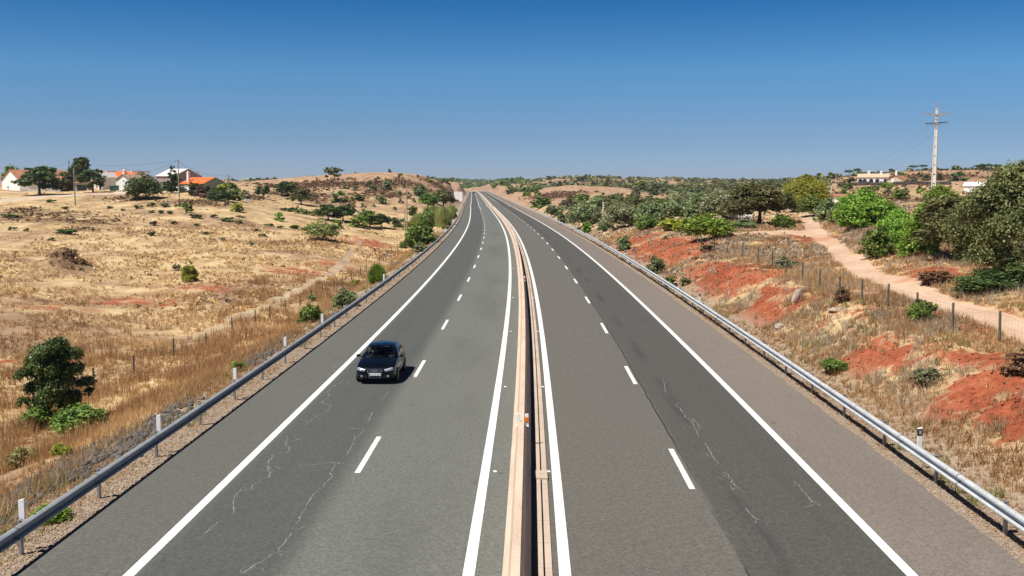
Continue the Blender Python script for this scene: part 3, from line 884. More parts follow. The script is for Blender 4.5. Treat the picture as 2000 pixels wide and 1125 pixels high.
for i, d in enumerate((30.2, 78.0, 128.0, 178.0)):
    a = ml if i == 0 else copy_tree(ml); b = mr if i == 0 else copy_tree(mr)
    z = float(RZ(d)); c = float(RC(d))
    a.location = (c - .11, d, z + .66); b.location = (c + .17, d + .1, z + .62)
    n = ('nearest pair on the median', 'second pair along the median', 'third pair along the median', 'fourth pair along the median')[i]
    tag(a, 'plain white marker on the left side of the concrete barrier, ' + n, 'marker'); tag(b, 'white marker with orange reflector on right side of concrete barrier, ' + n, 'marker')
# raised studs next to the inner lines
st = MB(); st.box((0, 0, .012), (.10, .09, .022), (.7, .7)); st0 = st.build('road_stud', M['white'])
k = 0
for u in (-.72, .80):
    for d in (27.5, 39.5, 55, 72, 98):
        o = st0 if k == 0 else st0.copy()
        if k: link(o)
        o.location = (float(RC(d)) + u, d, float(RZ(d)) + .001); k += 1
        tag(o, 'small white road stud between inner edge line and the median, ' + ('left carriageway' if u < 0 else 'right carriageway'), 'road stud', 'road studs on the left carriageway' if u < 0 else 'road studs on the right carriageway')
# ------------------------------------------------------------------ vegetation generators
def leaf_cloud(blobs, n, leaf, seed, inner=0.22, per=26, flat=0.35, sig=0.085):
    g = np.random.default_rng(seed)
    B = np.array(blobs, float)
    area = (B[:, 3] * B[:, 4] + B[:, 3] * B[:, 5] + B[:, 4] * B[:, 5]); pr = area / area.sum()
    m = max(6, n // per)
    bi = g.choice(len(B), m, p=pr)
    dv = g.normal(size=(m, 3)); dv /= np.linalg.norm(dv, axis=1, keepdims=True)
    dv[:, 2] = np.where(dv[:, 2] < -0.5, -dv[:, 2], dv[:, 2])
    rr = np.where(g.random(m) < inner, g.uniform(.2, .7, m), g.uniform(.78, 1.0, m))
    C = B[bi, :3] + dv * B[bi, 3:6] * rr[:, None]
    sz = B[bi, 3:6].mean(1)
    ct = g.random(m)
    k = g.integers(0, m, n)
    off = g.normal(size=(n, 3)) * (sz[k] * sig / 0.25 * 0.5)[:, None] * np.array([1, 1, .8])
    P = C[k] + off
    P[:, 2] = np.clip(P[:, 2], 0.005, None)
    N = dv[k] * 0.9 + g.normal(size=(n, 3)) * 0.75 + np.array([0, 0, .25])
    N /= np.linalg.norm(N, axis=1, keepdims=True)
    T = np.cross(N, g.normal(size=(n, 3))); T /= np.linalg.norm(T, axis=1, keepdims=True) + 1e-9
    Bt = np.cross(N, T)
    s = leaf * g.uniform(.6, 1.35, n)[:, None]
    a, b = T * s * 0.75, Bt * s * 0.5
    Vv = np.stack([P - a, P - b * .9 + a * .1, P + a, P + b], 1).reshape(-1, 3)
    Fc = np.arange(4 * n).reshape(n, 4)
    tint = np.clip(ct[k] * 0.55 + g.random(n) * 0.45, 0, 1)
    return Vv, Fc, np.repeat(tint, 4)

def sprays(n, seed, spread, h0, h1, w, base=0.06, droop=0.15, up=1.0, seg=2):
    """long thin blades leaving the foot of a plant"""
    g = np.random.default_rng(seed)
    az = g.uniform(0, 2 * math.pi, n); el = np.abs(g.normal(0, 1, n)) * spread
    L = g.uniform(h0, h1, n)
    d = np.stack([np.cos(az) * np.sin(el), np.sin(az) * np.sin(el), np.cos(el) * up], 1)
    P0 = np.stack([np.cos(az), np.sin(az), np.zeros(n)], 1) * (g.random(n) * base)[:, None]
    P1 = P0 + d * (L * .55)[:, None]
    P2 = P0 + d * L[:, None]; P2[:, 2] -= droop * L * np.sin(el); P2[:, 2] = np.maximum(P2[:, 2], 0.01)
    side = np.stack([-np.sin(az + g.normal(0, .8, n)), np.cos(az), np.zeros(n)], 1) * w
    V_ = np.stack([P0 - side * .6, P0 + side * .6, P1 + side, P1 - side, P2], 1).reshape(-1, 3)
    i = np.arange(n)[:, None] * 5
    quads = (i + np.array([0, 1, 2, 3]))
    tris = (i + np.array([3, 2, 4, 4]))
    return V_, quads, tris, np.repeat(g.random(n), 5)

def mesh_from_cloud(name, V_, F_, tint, mat):
    me = np_mesh(name, V_, F_); float_attr(me, 'tint', tint); me.materials.append(mat); return me
def mesh_sprays(name, V_, quads, tris, tint, mat):
    # quads and tips as quads+triangles
    me = bpy.data.meshes.new(name)
    nq, nt = len(quads), len(tris)
    me.vertices.add(len(V_)); me.vertices.foreach_set("co", V_.astype(np.float32).ravel())
    me.loops.add(nq * 4 + nt * 3)
    me.loops.foreach_set("vertex_index", np.concatenate([quads.ravel(), tris[:, :3].ravel()]).astype(np.int32))
    me.polygons.add(nq + nt)
    st = np.concatenate([np.arange(nq) * 4, nq * 4 + np.arange(nt) * 3]).astype(np.int32)
    me.polygons.foreach_set("loop_start", st)
    me.polygons.foreach_set("loop_total", np.concatenate([np.full(nq, 4), np.full(nt, 3)]).astype(np.int32))
    me.update(calc_edges=True); float_attr(me, 'tint', tint); me.materials.append(mat); return me

def shape_blobs(shape, seed):
    g = random.Random(seed)
    U = g.uniform
    if shape == 'bush':
        b = [(0, 0, .42, .36, .36, .40)]
        for i in range(6):
            a = i / 6 * 6.28 + U(-.4, .4); r = U(.18, .30)
            b.append((math.cos(a) * r, math.sin(a) * r, U(.25, .62), U(.15, .24), U(.15, .24), U(.18, .32)))
        b.append((U(-.1, .1), U(-.1, .1), .72, .2, .2, .24))
        for i in range(6):
            a = i / 6 * 6.28 + U(-.4, .4); r = U(.16, .28)
            b.append((math.cos(a) * r, math.sin(a) * r, U(.12, .22), U(.16, .22), U(.16, .22), U(.12, .2)))
    elif shape == 'round':
        b = [(0, 0, .46, .43, .43, .48), (0, 0, .40, .45, .45, .36)]
        for i in range(9):
            a = i / 9 * 6.28 + U(-.3, .3); r = U(.28, .34); b.append((math.cos(a) * r, math.sin(a) * r, U(.25, .6), .14, .14, .18))
    elif shape == 'ragged':
        b = [(a, U(-.12, .12), z, r, r, r * .62) for a, z, r in ((.12,.92,.13),(-.04,.84,.15),(.26,.80,.12),(-.24,.70,.16),(.06,.68,.17),(-.34,.60,.10),(.30,.64,.12),(-.14,.52,.16),(.14,.50,.16),
             (.36,.46,.10),(-.30,.42,.12),(.02,.38,.16),(.44,.38,.06),(.20,.32,.12),(-.18,.26,.13),(.06,.20,.12),(-.38,.30,.07))]
    elif shape == 'lush':
        b = []
        for i in range(16):
            z = .12 + .8 * i / 15; rr = .30 * (1 - max(0, z - .7) * 1.6) * (.75 if z < .35 else 1); a = i * 2.4 + U(-.4, .4)
            b.append((math.cos(a) * rr * U(.3, 1), math.sin(a) * rr * U(.3, 1), z, U(.15, .26), U(.15, .26), U(.09, .14)))
    elif shape == 'low':
        b = []
        for i in range(6):
            b.append((U(-.32, .32), U(-.32, .32), U(.2, .45), U(.14, .22), U(.14, .22), U(.25, .45)))
    elif shape == 'tree':
        b = [(0, 0, .60, .30, .30, .30)]
        for i in range(8):
            a = i / 8 * 6.28 + U(-.4, .4); r = U(.22, .34)
            b.append((math.cos(a) * r, math.sin(a) * r, U(.30, .68), U(.15, .23), U(.15, .23), U(.14, .22)))
        for i in range(3): b.append((U(-.18, .18), U(-.18, .18), U(.78, .86), U(.13, .2), U(.13, .2), .12))
    elif shape == 'pine':
        b = [(0, 0, .82, .34, .34, .13)]
        for i in range(6):
            a = i / 6 * 6.28 + U(-.4, .4); r = U(.24, .32)
            b.append((math.cos(a) * r, math.sin(a) * r, U(.74, .84), U(.14, .2), U(.14, .2), U(.08, .13)))
    elif shape == 'tall':
        b = []
        for i in range(9):
            z = .25 + i * .08; w = .34 * (1 - abs(z - .62) * .9)
            b.append((U(-.16, .16), U(-.16, .16), z, w * U(.5, .8), w * U(.5, .8), U(.07, .12)))
    elif shape == 'conifer':
        b = []
        for i in range(10):
            z = .10 + i * .09; w = .46 * (1 - z * .92)
            for k in range(3):
                a = U(0, 6.28); b.append((math.cos(a) * w * .55, math.sin(a) * w * .55, z, w * .52, w * .52, .045))
            b.append((0, 0, z + .02, w * .5, w * .5, .06))
    return b
LEAVES = {'xs': (240, .19), 's': (900, .10), 'm': (4200, .052), 'l': (13000, .031), 'xl': (42000, .017)}
_lib = {}
def crown_mesh(shape, lod, var, mk, name):
    key = (shape, lod, var, mk)
    if key not in _lib:
        n, lf = LEAVES[lod]
        if shape == 'broomy':
            V_, q, t_, ti = sprays(int(n * 1.1), hash(key[2]) % 97 + 5, .62, .38, .62, lf * .22, .12, .1)
            V_[:, 2] *= 1.55
            _lib[key] = mesh_sprays(name, V_, q, t_, ti, FM[mk])
        elif shape == 'reed':
            g = np.random.default_rng(var)
            V_, q, t_, ti = sprays(int(n * .9), var + 50, .16, .6, 1.0, lf * .16, .5, .3)
            _lib[key] = mesh_sprays(name, V_, q, t_, ti, FM[mk])
        else:
            sg = {'conifer': .06, 'tall': .10, 'pine': .07}.get(shape, .085)
            V_, F_, ti = leaf_cloud(shape_blobs(shape, var * 13 + 5), n, lf, var * 31 + 7, sig=sg)
            for ax in (0, 1):
                lo, hi = np.percentile(V_[:, ax], (1.5, 98.5)); V_[:, ax] = (V_[:, ax] - (lo + hi) / 2) / (hi - lo)
            V_[:, 2] /= np.percentile(V_[:, 2], 99)
            if shape in ('bush', 'low', 'lush'): V_[:, 2] = np.maximum(V_[:, 2] - .03, 0)
            _lib[key] = mesh_from_cloud(name, V_, F_, ti, FM[mk])
    return _lib[key]
def trunk_mesh(shape, var):
    key = ('trunk', shape, var)
    if key not in _lib:
        g = random.Random(var * 7 + 3); mb = MB()
        th = {'pine': .70, 'conifer': .9, 'tall': .75}.get(shape, .34)
        lean = g.uniform(-.03, .03)
        mb.tube([(0, 0, -.04), (lean, 0, th * .5), (lean * 2, g.uniform(-.02, .02), th)], [.045, .034, .022], 7)
        if shape in ('tree', 'pine', 'tall'):
            for i in range(5):
                a = i / 5 * 6.28 + g.uniform(-.4, .4); r = g.uniform(.16, .27)
                z1 = {'pine': .80, 'tall': .7}.get(shape, .62)
                mb.tube([(lean * 2, 0, th * .86), (math.cos(a) * r * .5, math.sin(a) * r * .5, (th + z1) / 2), (math.cos(a) * r, math.sin(a) * r, z1)], [.022, .014, .006], 5)
        me = bpy.data.meshes.new('trunk'); me.from_pydata([tuple(v) for v in mb.v], [], mb.f); me.update(); me.materials.append(M['bark'])
        _lib[key] = me
    return _lib[key]
TREE_SHAPES = ('tree', 'pine', 'tall', 'conifer')
PLACED = []
def plant(px, yb, w, yt, shape, mk, label=None, cat=None, group=None, D=None, name=None, depth=1.0):
    if D is None:
        x, y, z, s = hit(px, yb)
        y2 = y + 0.30 * w * s
    else:
        y2 = D
    x, _, z, s = at_dist(px, y2)
    uu = x - float(RC(y2)); need = 11.45 + .5 * w * s
    if abs(uu) < need: x += math.copysign(min(need - abs(uu), .8 * w * s), uu)
    z = float(terrain(x, y2))
    rx, ry, rz = ray(px, yt); zt = CAMH + rz * (y2 / ry)
    h = max(zt - z, 0.25); W = max(w * s, .25)
    hp = max(h / s, w * .6)
    lod = 'xs' if hp < 11 else 's' if hp < 26 else 'm' if hp < 62 else 'l' if hp < 130 else 'xl'
    var = random.randint(0, {'xs': 2, 's': 2, 'm': 3, 'l': 2, 'xl': 9}[lod])
    rz_ = random.uniform(0, 6.28)
    nm = name or {'ragged': 'young_tree', 'lush': 'young_tree', 'round': 'shrub', 'bush': 'shrub', 'low': 'shrub', 'tree': 'tree', 'pine': 'umbrella_pine', 'tall': 'tall_tree', 'conifer': 'conifer', 'broomy': 'broom_shrub', 'reed': 'reed_clump'}[shape]
    me = crown_mesh(shape, lod, var, mk, nm)
    if shape in TREE_SHAPES:
        r = empty(nm, (x, y2, z - .02), rz_); r.scale = (W, W * depth, h)
        t = bpy.data.objects.new('trunk', trunk_mesh(shape, var % 3)); link(t, r)
        c = bpy.data.objects.new('crown', me); link(c, r)
    else:
        r = bpy.data.objects.new(nm, me); link(r)
        r.location = (x, y2, z - 0.04 * h); r.rotation_euler = (0, 0, rz_); r.scale = (W, W * depth, h)
    PLACED.append((x, y2, W / 2))
    tag(r, label, cat or ('tree' if shape in TREE_SHAPES else 'shrub'), group)
    return r

# --- left: village and its trees
VZ = 246
plant(78, 382, 74, 327, 'tree', 'dark', 'broad dark fig tree in front of the white village house at far left', D=232)
plant(30, 372, 40, 324, 'bush', 'green', 'green treetop rising behind the roof of the leftmost white house', D=268)
plant(88, 372, 36, 325, 'bush', 'green', 'light green tree behind the dark fig tree', D=266)
plant(112, 372, 40, 336, 'bush', 'oak', 'olive coloured tree between the long house and the sheds', D=262)
plant(158, 374, 34, 309, 'tall', 'dark', 'tallest dark tree of the village, standing above the sheds', D=256)
plant(137, 374, 9, 317, 'conifer', 'dark', 'very thin dark cypress beside the tallest village tree', D=258)
plant(128, 374, 34, 337, 'tree', 'oak', 'brownish green tree left of the rusty sheds', D=252)
plant(182, 375, 46, 332, 'tree', 'dark', 'dark tree with pale trunk right of the sheds', D=243)
plant(279, 391, 58, 341, 'round', 'dark', 'large round dark green bush below the white houses')
plant(335, 364, 34, 326, 'conifer', 'dark', 'pointed dark conifer in front of the big grey barn', D=236)
plant(382, 373, 30, 355, 'bush', 'dark', 'clipped dark hedge in front of the orange roofed house', D=232)
plant(388, 382, 36, 364, 'bush', 'pink', 'dusky pink flowering bush right of the tallest wooden pole', D=226)
plant(408, 386, 34, 362, 'bush', 'pink', 'reddish green flowering bush beside the dark hedge', D=224)
plant(430, 388, 50, 366, 'bush', 'dark', 'wide dark bush below the small white house', D=220)
plant(436, 376, 26, 357, 'bush', 'yellow', 'yellow green shrub behind the small white house', D=236)
plant(458, 384, 26, 366, 'bush', 'green', 'dark green bush beside the right hand village pole', D=228)
plant(452, 372, 22, 357, 'tree', 'dark', 'small dark tree behind the right hand village pole', D=262)
plant(478, 384, 18, 370, 'bush', 'olive', 'small grey green bush right of the village', D=235)
for i, (px, w, yt, mk) in enumerate(((520, 10, 357, 'dark'), (500, 14, 356, 'oak'), (483, 12, 357, 'dark'), (470, 16, 355, 'dark'), (490, 22, 360, 'green'), (462, 12, 356, 'oak'))):
    plant(px, 366, w, yt, 'tree', mk, 'small distant tree on the skyline between the village and the hill', group='skyline trees beside the village', D=360 + 20 * i)
plant(462, 414, 24, 396, 'bush', 'yellow', 'thin pale green sapling alone on the straw field')
plant(371, 551, 28, 510, 'bush', 'yellow', 'thin yellow green sapling in the middle of the dry field', D=None)
G = 'low green bushes dotted over the straw field'
for (px, yb, w, h, mk) in ((100,396,16,7,'green'),(127,409,12,6,'grey'),(64,408,10,5,'olive'),(295,404,16,9,'green'),(322,405,16,9,'olive'),(361,409,24,13,'green'),(370,416,14,9,'green'),(383,427,20,10,'grey'),
        (443,433,20,9,'green'),(466,437,16,7,'green'),(314,417,12,7,'grey'),(331,418,12,7,'olive'),(385,442,14,6,'green'),(296,416,12,6,'olive'),(345,404,10,6,'grey'),(418,425,16,7,'grey'),
        (270,408,18,8,'grey'),(20,426,30,9,'olive'),(25,450,14,8,'grey'),(51,452,10,7,'olive'),(300,441,12,10,'grey'),(296,461,14,9,'olive'),(345,529,14,14,'grey'),(340,438,14,7,'olive'),(400,458,18,6,'grey'),(435,470,12,7,'olive'),(490,480,14,7,'grey'),
        (215,408,12,6,'grey'),(240,412,10,5,'olive'),(470,425,18,5,'olive'),(500,452,12,6,'green'),(512,462,16,6,'green'),(100,470,14,6,'grey')):
    plant(px, yb, w, yb - h, 'low', mk, 'low greenish bush on the straw coloured field left of the motorway', group=G)
plant(130, 458, 32, 447, 'low', 'dark', 'flat dark bush in the field above the earth mound')

# --- left foreground
t0 = plant(112, 833, 116, 655, 'ragged', 'leafy', 'dark leafy young tree standing nearest at lower left')
plant(156, 852, 90, 792, 'round', 'green', 'bright green bush at right foot of the dark leafy young tree')
plant(76, 840, 56, 792, 'bush', 'green', 'dark green bush at left foot of the dark leafy young tree')
plant(150, 1022, 62, 986, 'bush', 'bright', 'small bright green weed at the asphalt edge, lower left')
plant(124, 895, 34, 866, 'low', 'yellow', 'yellow green weed on the dark stones, lower left')
plant(40, 912, 60, 872, 'low', 'weed', 'olive brown bush on the stony slope at the left frame edge')
plant(465, 725, 26, 704, 'low', 'bright', 'small green weed behind the third marker post')
plant(607, 631, 42, 593, 'bush', 'green', 'dark green roadside bush left of two similar ones by the crash barrier')
plant(676, 601, 42, 561, 'bush', 'olive', 'grey green roadside bush, middle one along the left crash barrier')
plant(758, 551, 44, 508, 'broomy', 'bright', 'vivid green broom by the left crash barrier')
plant(692, 560, 18, 545, 'low', 'yellow', 'tiny yellow bush beside the wire fence')
plant(610, 589, 14, 576, 'low', 'olive', 'tiny olive bush at the foot of a wire fence post')
plant(822, 492, 26, 474, 'bush', 'olive', 'small dark bush between the fence end and left crash barrier')
plant(789, 485, 16, 471, 'bush', 'grey', 'small grey bush at the far end of the wire fence')
# --- left valley and hill
plant(850, 474, 62, 434, 'bush', 'green', 'large green bush touching the left crash barrier in the dip')
plant(838, 446, 34, 406, 'bush', 'green', 'rounded green bush standing among the pale reeds')
for i, (px, yb, w, yt) in enumerate(((820, 446, 26, 412), (866, 442, 30, 398), (848, 430, 34, 397), (880, 428, 18, 398), (812, 440, 22, 420))):
    plant(px, yb, w, yt, 'reed', 'reed', 'tall pale yellow green reeds in the dip left of the motorway', 'reeds', 'reed clumps in the dip')
plant(836, 410, 34, 378, 'tree', 'green', 'green tree behind the reeds, left one of a pair')
plant(866, 405, 42, 372, 'tree', 'oak', 'green tree behind the reeds, nearest the white sign')
plant(890, 425, 20, 400, 'bush', 'dark', 'dark bush just below the large white sign')
plant(886, 447, 18, 425, 'bush', 'green', 'dark green bush between reeds and the left crash barrier')
plant(641, 432, 44, 400, 'tree', 'dark', 'dark oak in the valley, left one of a merged pair')
plant(670, 434, 40, 402, 'tree', 'dark', 'dark oak in the valley, right one of a merged pair')
plant(700, 445, 32, 420, 'bush', 'bright', 'bright green tree at the front of the valley thicket')
plant(722, 446, 36, 412, 'tree', 'green', 'rounded green tree in the middle of the valley thicket')
plant(746, 446, 32, 418, 'tree', 'dark', 'dark green tree at the right of the valley thicket')
plant(712, 436, 34, 408, 'bush', 'olive', 'grey green crown behind the valley thicket')
plant(775, 444, 30, 424, 'bush', 'olive', 'grey green bush left of the tall wooden pole in the valley')
plant(806, 422, 20, 402, 'bush', 'green', 'small green bush right of the tall wooden pole in the valley')
plant(795, 450, 22, 430, 'bush', 'yellow', 'yellow green bush behind the tall wooden pole in the valley')
plant(660, 446, 22, 428, 'bush', 'bright', 'bright green bush touching the big rounded broom')
plant(628, 469, 62, 431, 'round', 'broom', 'big rounded silvery green broom alone at the field edge')
plant(546, 432, 20, 414, 'bush', 'bright', 'small bright green bush at the foot of the hill')
for (px, yb, w, h) in ((556,412,18,7),(572,414,20,9),(590,418,22,11),(603,420,16,9),(616,423,16,11),(525,442,16,6),(548,446,14,6),(575,447,18,8),(594,450,12,7)):
    plant(px, yb, w, yb - h, 'low', 'green', 'low green bush in the hedge line at the foot of the left hill', group='hedge line bushes at the hill foot')
plant(514, 388, 28, 364, 'tree', 'dark', 'dark oak at the left foot of the hill', D=None)
plant(551, 383, 28, 355, 'tree', 'dark', 'dark oak on the left hillside, left one of a pair')
plant(570, 383, 26, 356, 'tree', 'oak', 'dark oak on the left hillside, right one of a pair')
plant(588, 400, 40, 369, 'tree', 'oak', 'spreading oak with long shadow below the pair on the hillside')
plant(654, 352, 32, 327, 'tree', 'olive', 'lone tree crowning the top of the left hill')
plant(782, 349, 11, 338, 'bush', 'green', 'small lone bush on the crest of the left hill')
plant(664, 396, 28, 372, 'bush', 'green', 'rounded dark green tree on the middle of the left hillside')
for (px, yb, w, h, mk) in ((675,370,13,13,'olive'),(701,392,20,14,'green'),(721,365,12,14,'olive'),(729,373,14,14,'olive'),(738,357,13,13,'olive'),(755,371,20,19,'olive'),(748,399,16,18,'olive'),
        (822,385,26,27,'olive'),(838,356,13,9,'yellow'),(686,414,24,19,'grey'),(622,399,10,8,'olive'),(694,371,10,10,'olive'),(782,383,9,11,'green'),(784,397,10,10,'grey'),(711,406,11,8,'green'),(808,395,9,9,'grey'),(798,380,8,6,'olive'),
        (766,360,9,8,'grey'),(640,372,9,6,'grey'),(736,392,7,7,'green'),(770,410,12,7,'grey'),(730,404,9,6,'olive'),(760,385,8,5,'grey'),(650,410,9,6,'olive')):
    plant(px, yb, w, yb - h, 'bush', mk, 'small rounded shrub scattered on the dry left hill', group='rounded shrubs scattered on the left hill')

# --- right: roadside, olive grove, oaks
plant(1048, 411, 40, 383, 'bush', 'green', 'dark green bush next to the far right crash barrier, first of the row')
plant(1074, 427, 36, 402, 'round', 'olive', 'pale leaved bush beside the right crash barrier')
plant(1092, 438, 30, 415, 'bush', 'olive', 'light grey green shrub leaning over the right crash barrier')
plant(1128, 449, 60, 394, 'round', 'olive', 'big silvery olive tree beside the right crash barrier')
plant(1146, 455, 20, 432, 'bush', 'bright', 'vivid green bush at the foot of the big silvery olive')
plant(1163, 437, 24, 410, 'bush', 'grey', 'dull grey bush right of the big silvery olive')
plant(1182, 452, 26, 421, 'bush', 'olive', 'green shrub at the foot of the grey concrete pole')
plant(1180, 405, 22, 382, 'bush', 'grey', 'dry grey tree behind the grey concrete pole')
plant(1214, 446, 58, 396, 'round', 'grey', 'wide dull grey green olive right of the concrete pole')
plant(1270, 440, 56, 394, 'round', 'olive', 'grey green olive left of the yellow green vines')
plant(1264, 449, 44, 420, 'bush', 'green', 'green bush in front of the grey green olive')
plant(1318, 434, 60, 386, 'round', 'olive', 'silvery olive behind the yellow green vines')
plant(1362, 432, 52, 377, 'bush', 'olive', 'tall silvery olive in the middle of the grove')
plant(1402, 433, 60, 374, 'round', 'grey', 'tall dull grey olive left of the big oak')
plant(1308, 451, 40, 427, 'low', 'yellow', 'yellow green vine bush, left one beside the round broom')
plant(1338, 453, 44, 426, 'low', 'yellow', 'yellow green vine bush, right one touching the round broom')
plant(1384, 471, 84, 419, 'round', 'bright', 'big round bright green broom bush on top of the red bank')
plant(1483, 440, 124, 361, 'tree', 'oak', 'massive spreading oak left of the dirt road', depth=.8)
plant(1530, 446, 40, 418, 'bush', 'green', 'green undergrowth at the right foot of the massive oak')
plant(1452, 446, 44, 428, 'low', 'olive', 'low olive scrub at the left foot of the massive oak')
plant(1574, 414, 80, 346, 'round', 'yellow', 'tall yellow green tree behind the dirt road', depth=.8)
plant(1580, 424, 44, 381, 'round', 'green', 'grey green bush right of the dirt road bend')
plant(1618, 432, 46, 386, 'bush', 'olive', 'silvery bush between the dirt road and the bright thicket')
plant(1632, 438, 30, 402, 'bush', 'grey', 'dull bush with dry twigs left of the bright thicket')
plant(1690, 447, 100, 369, 'bush', 'bright', 'wide bright green tree at the back of the thicket', depth=.8)
plant(1672, 440, 36, 414, 'broomy', 'yellow', 'yellow green broom below the wide bright tree')
plant(1750, 492, 74, 408, 'bush', 'bright', 'bright green leafy bush, front left of the thicket', depth=.9)
plant(1796, 503, 76, 392, 'bush', 'bright', 'bright green leafy tree touching the dark oak', depth=.9)
plant(1712, 505, 62, 442, 'bush', 'green', 'lower green bush at the left end of the thicket', depth=.9)
plant(1845, 430, 70, 362, 'bush', 'bright', 'green tree top showing behind the dark oak')
plant(1880, None, 150, 384, 'tree', 'oak', 'dense dark oak beside the red earth clearing', D=64)
plant(2000, 560, 190, 325, 'tree', 'oak', 'tallest dark oak at the right frame edge casting a black shadow', D=54)
plant(1935, 512, 130, 352, 'bush', 'oak', 'dense dark oak between the clearing and the tallest oak', D=60)
plant(2080, 590, 150, 400, 'bush', 'oak', 'dark oak foliage cut by the right frame edge', D=50)
plant(1930, 592, 110, 528, 'bush', 'dark', 'dark bush added to stand in for the deep shade at the foot of the dense oaks', D=50)  # added clump; its dark leaves stand in for shade under the oaks
plant(1975, 602, 80, 505, 'bush', 'dark', 'dark undergrowth added to stand in for the shade of the tallest oak', D=50)  # also added; dark foliage fills in for the black shadow here
for (px, yb, w, h, mk) in ((1218,490,26,30,'olive'),(1280,535,30,36,'olive'),(1292,560,30,20,'green'),(1338,558,20,18,'olive'),(1302,468,12,8,'green'),(1535,525,34,24,'olive')):
    plant(px, yb, w, yb - h, 'bush', mk, 'small greyish green shrub growing on the red cut bank', group='shrubs on the red cut bank')
plant(1632, 730, 52, 700, 'bush', 'green', 'green bush on the bank above the crash barrier, right')
plant(1812, 755, 56, 718, 'bush', 'grey', 'grey dry bush on the red bank, right')
plant(1998, 735, 66, 682, 'bush', 'brown', 'dark brown bush on the red bank at the right frame edge')
plant(1644, 590, 26, 560, 'bush', 'brown', 'brown dry bush at the foot of a fence post by the dirt road')
plant(1800, 628, 50, 586, 'bush', 'green', 'green bush wrapped round a fence post beside the dirt road')
plant(1384, 492, 30, 472, 'bush', 'brown', 'rusty brown bush below the round broom')
plant(1828, 556, 60, 528, 'bush', 'brown', 'brown heather bush on the red earth clearing')
for (px, yb, w, yt) in ((1490,416,10,0),):
    pass
# far right hillside
for (px, yb, w, h, mk) in ((1623,350,17,14,'dark'),(1598,357,20,12,'green'),(1612,357,16,8,'green'),(1757,350,30,14,'pine'),(1662,363,19,17,'dark'),(1648,362,16,10,'olive'),(1809,353,18,12,'oak'),(1781,360,20,16,'grey'),
        (1873,354,28,20,'pine'),(1834,353,14,16,'oak'),(1797,346,10,10,'oak'),(1680,345,20,11,'pine'),(1700,345,30,9,'pine'),(1840,333,20,4,'pine'),(1760,345,16,9,'pine'),(1945,352,14,8,'oak'),(1853,358,7,7,'olive'),(1800,372,16,10,'green'),(1700,372,24,9,'grey'),(1770,376,18,9,'grey')):
    plant(px, yb, w, yb - h, 'bush', mk, 'rounded bush scattered on the reddish far right hillside', group='rounded bushes on the far right hillside')
for (px, yb, w, h) in ((1783,336,15,13),(1802,335,16,13),(1914,334,20,12),(1925,334,20,14),(1946,337,20,16),(1988,336,18,15),(1658,346,16,14),(1674,343,12,14)):
    plant(px, yb, w, yb - h, 'pine', 'pine', 'umbrella pine silhouetted on the far right skyline', group='umbrella pines on the far right skyline', D=585)

# scattered individuals of the middle distance
def scatter(n, px0, px1, d0, d1, hs, kinds, shape, label, group, seed, ok=None):
    g = random.Random(seed); c = 0; tries = 0
    while c < n and tries < n * 30:
        tries += 1
        px = g.uniform(px0, px1); d = d0 * (d1 / d0) ** g.random()
        x = at_dist(px, d)[0]
        u = x - float(RC(d))
        if abs(u) < 15: continue
        if ok and not ok(px, d, x, u): continue
        if any((x - a) ** 2 + (d - b) ** 2 < (r * .9 + .8) ** 2 for a, b, r in PLACED): continue
        z = float(terrain(x, d)); s = at_dist(px, d)[3]
        h = g.uniform(*hs); w = h * g.uniform(1.0, 1.5)
        zt = z + h
        # picture height of top
        k = d / _ct
        vz = (zt - CAMH); yt = 562.5 - F * (vz * _ct + d * _st) / (d * _ct - vz * _st)
        if d > 0: plant(px, None, w / s, yt, g.choice(['round', 'bush']) if shape == 'bush' and d < 430 else shape, g.choice(kinds), label, group=group, D=d)
        c += 1
scatter(48, 1080, 1560, 190, 420, (2.4, 4.2), ['olive', 'olive', 'grey', 'oak', 'green'], 'bush', 'rounded olive or oak crown in the grove right of the motorway', 'crowns of the grove right of the motorway', 3,
        ok=lambda px, d, x, u: not (px < 1250 and d > 330 and d < 620) and u > 18)
scatter(70, 960, 1600, 430, 1150, (3.0, 5.5), ['oak', 'dark', 'olive', 'green', 'grey'], 'bush', 'small far tree on the scrubby hills right of the motorway', 'far trees on the hills right of the motorway', 4,
        ok=lambda px, d, x, u: not (1030 < px < 1240 and d < 640) and u > 22)
scatter(22, 1570, 1830, 210, 330, (1.2, 2.6), ['olive', 'grey', 'green', 'bright'], 'bush', 'low bush in the dry gardens below the cream villa', 'low bushes below the cream villa', 5)
scatter(24, 690, 915, 420, 900, (1.6, 3.4), ['olive', 'dark', 'green', 'grey'], 'bush', 'far shrub on the slopes left of the distant motorway', 'far shrubs left of the distant motorway', 6)
scatter(14, 975, 1015, 420, 1100, (2.5, 4.5), ['dark', 'oak', 'olive'], 'bush', 'dark shrub above the right edge of the distant motorway', 'dark shrubs right of the distant motorway', 8, ok=lambda px, d, x, u: u > 16)

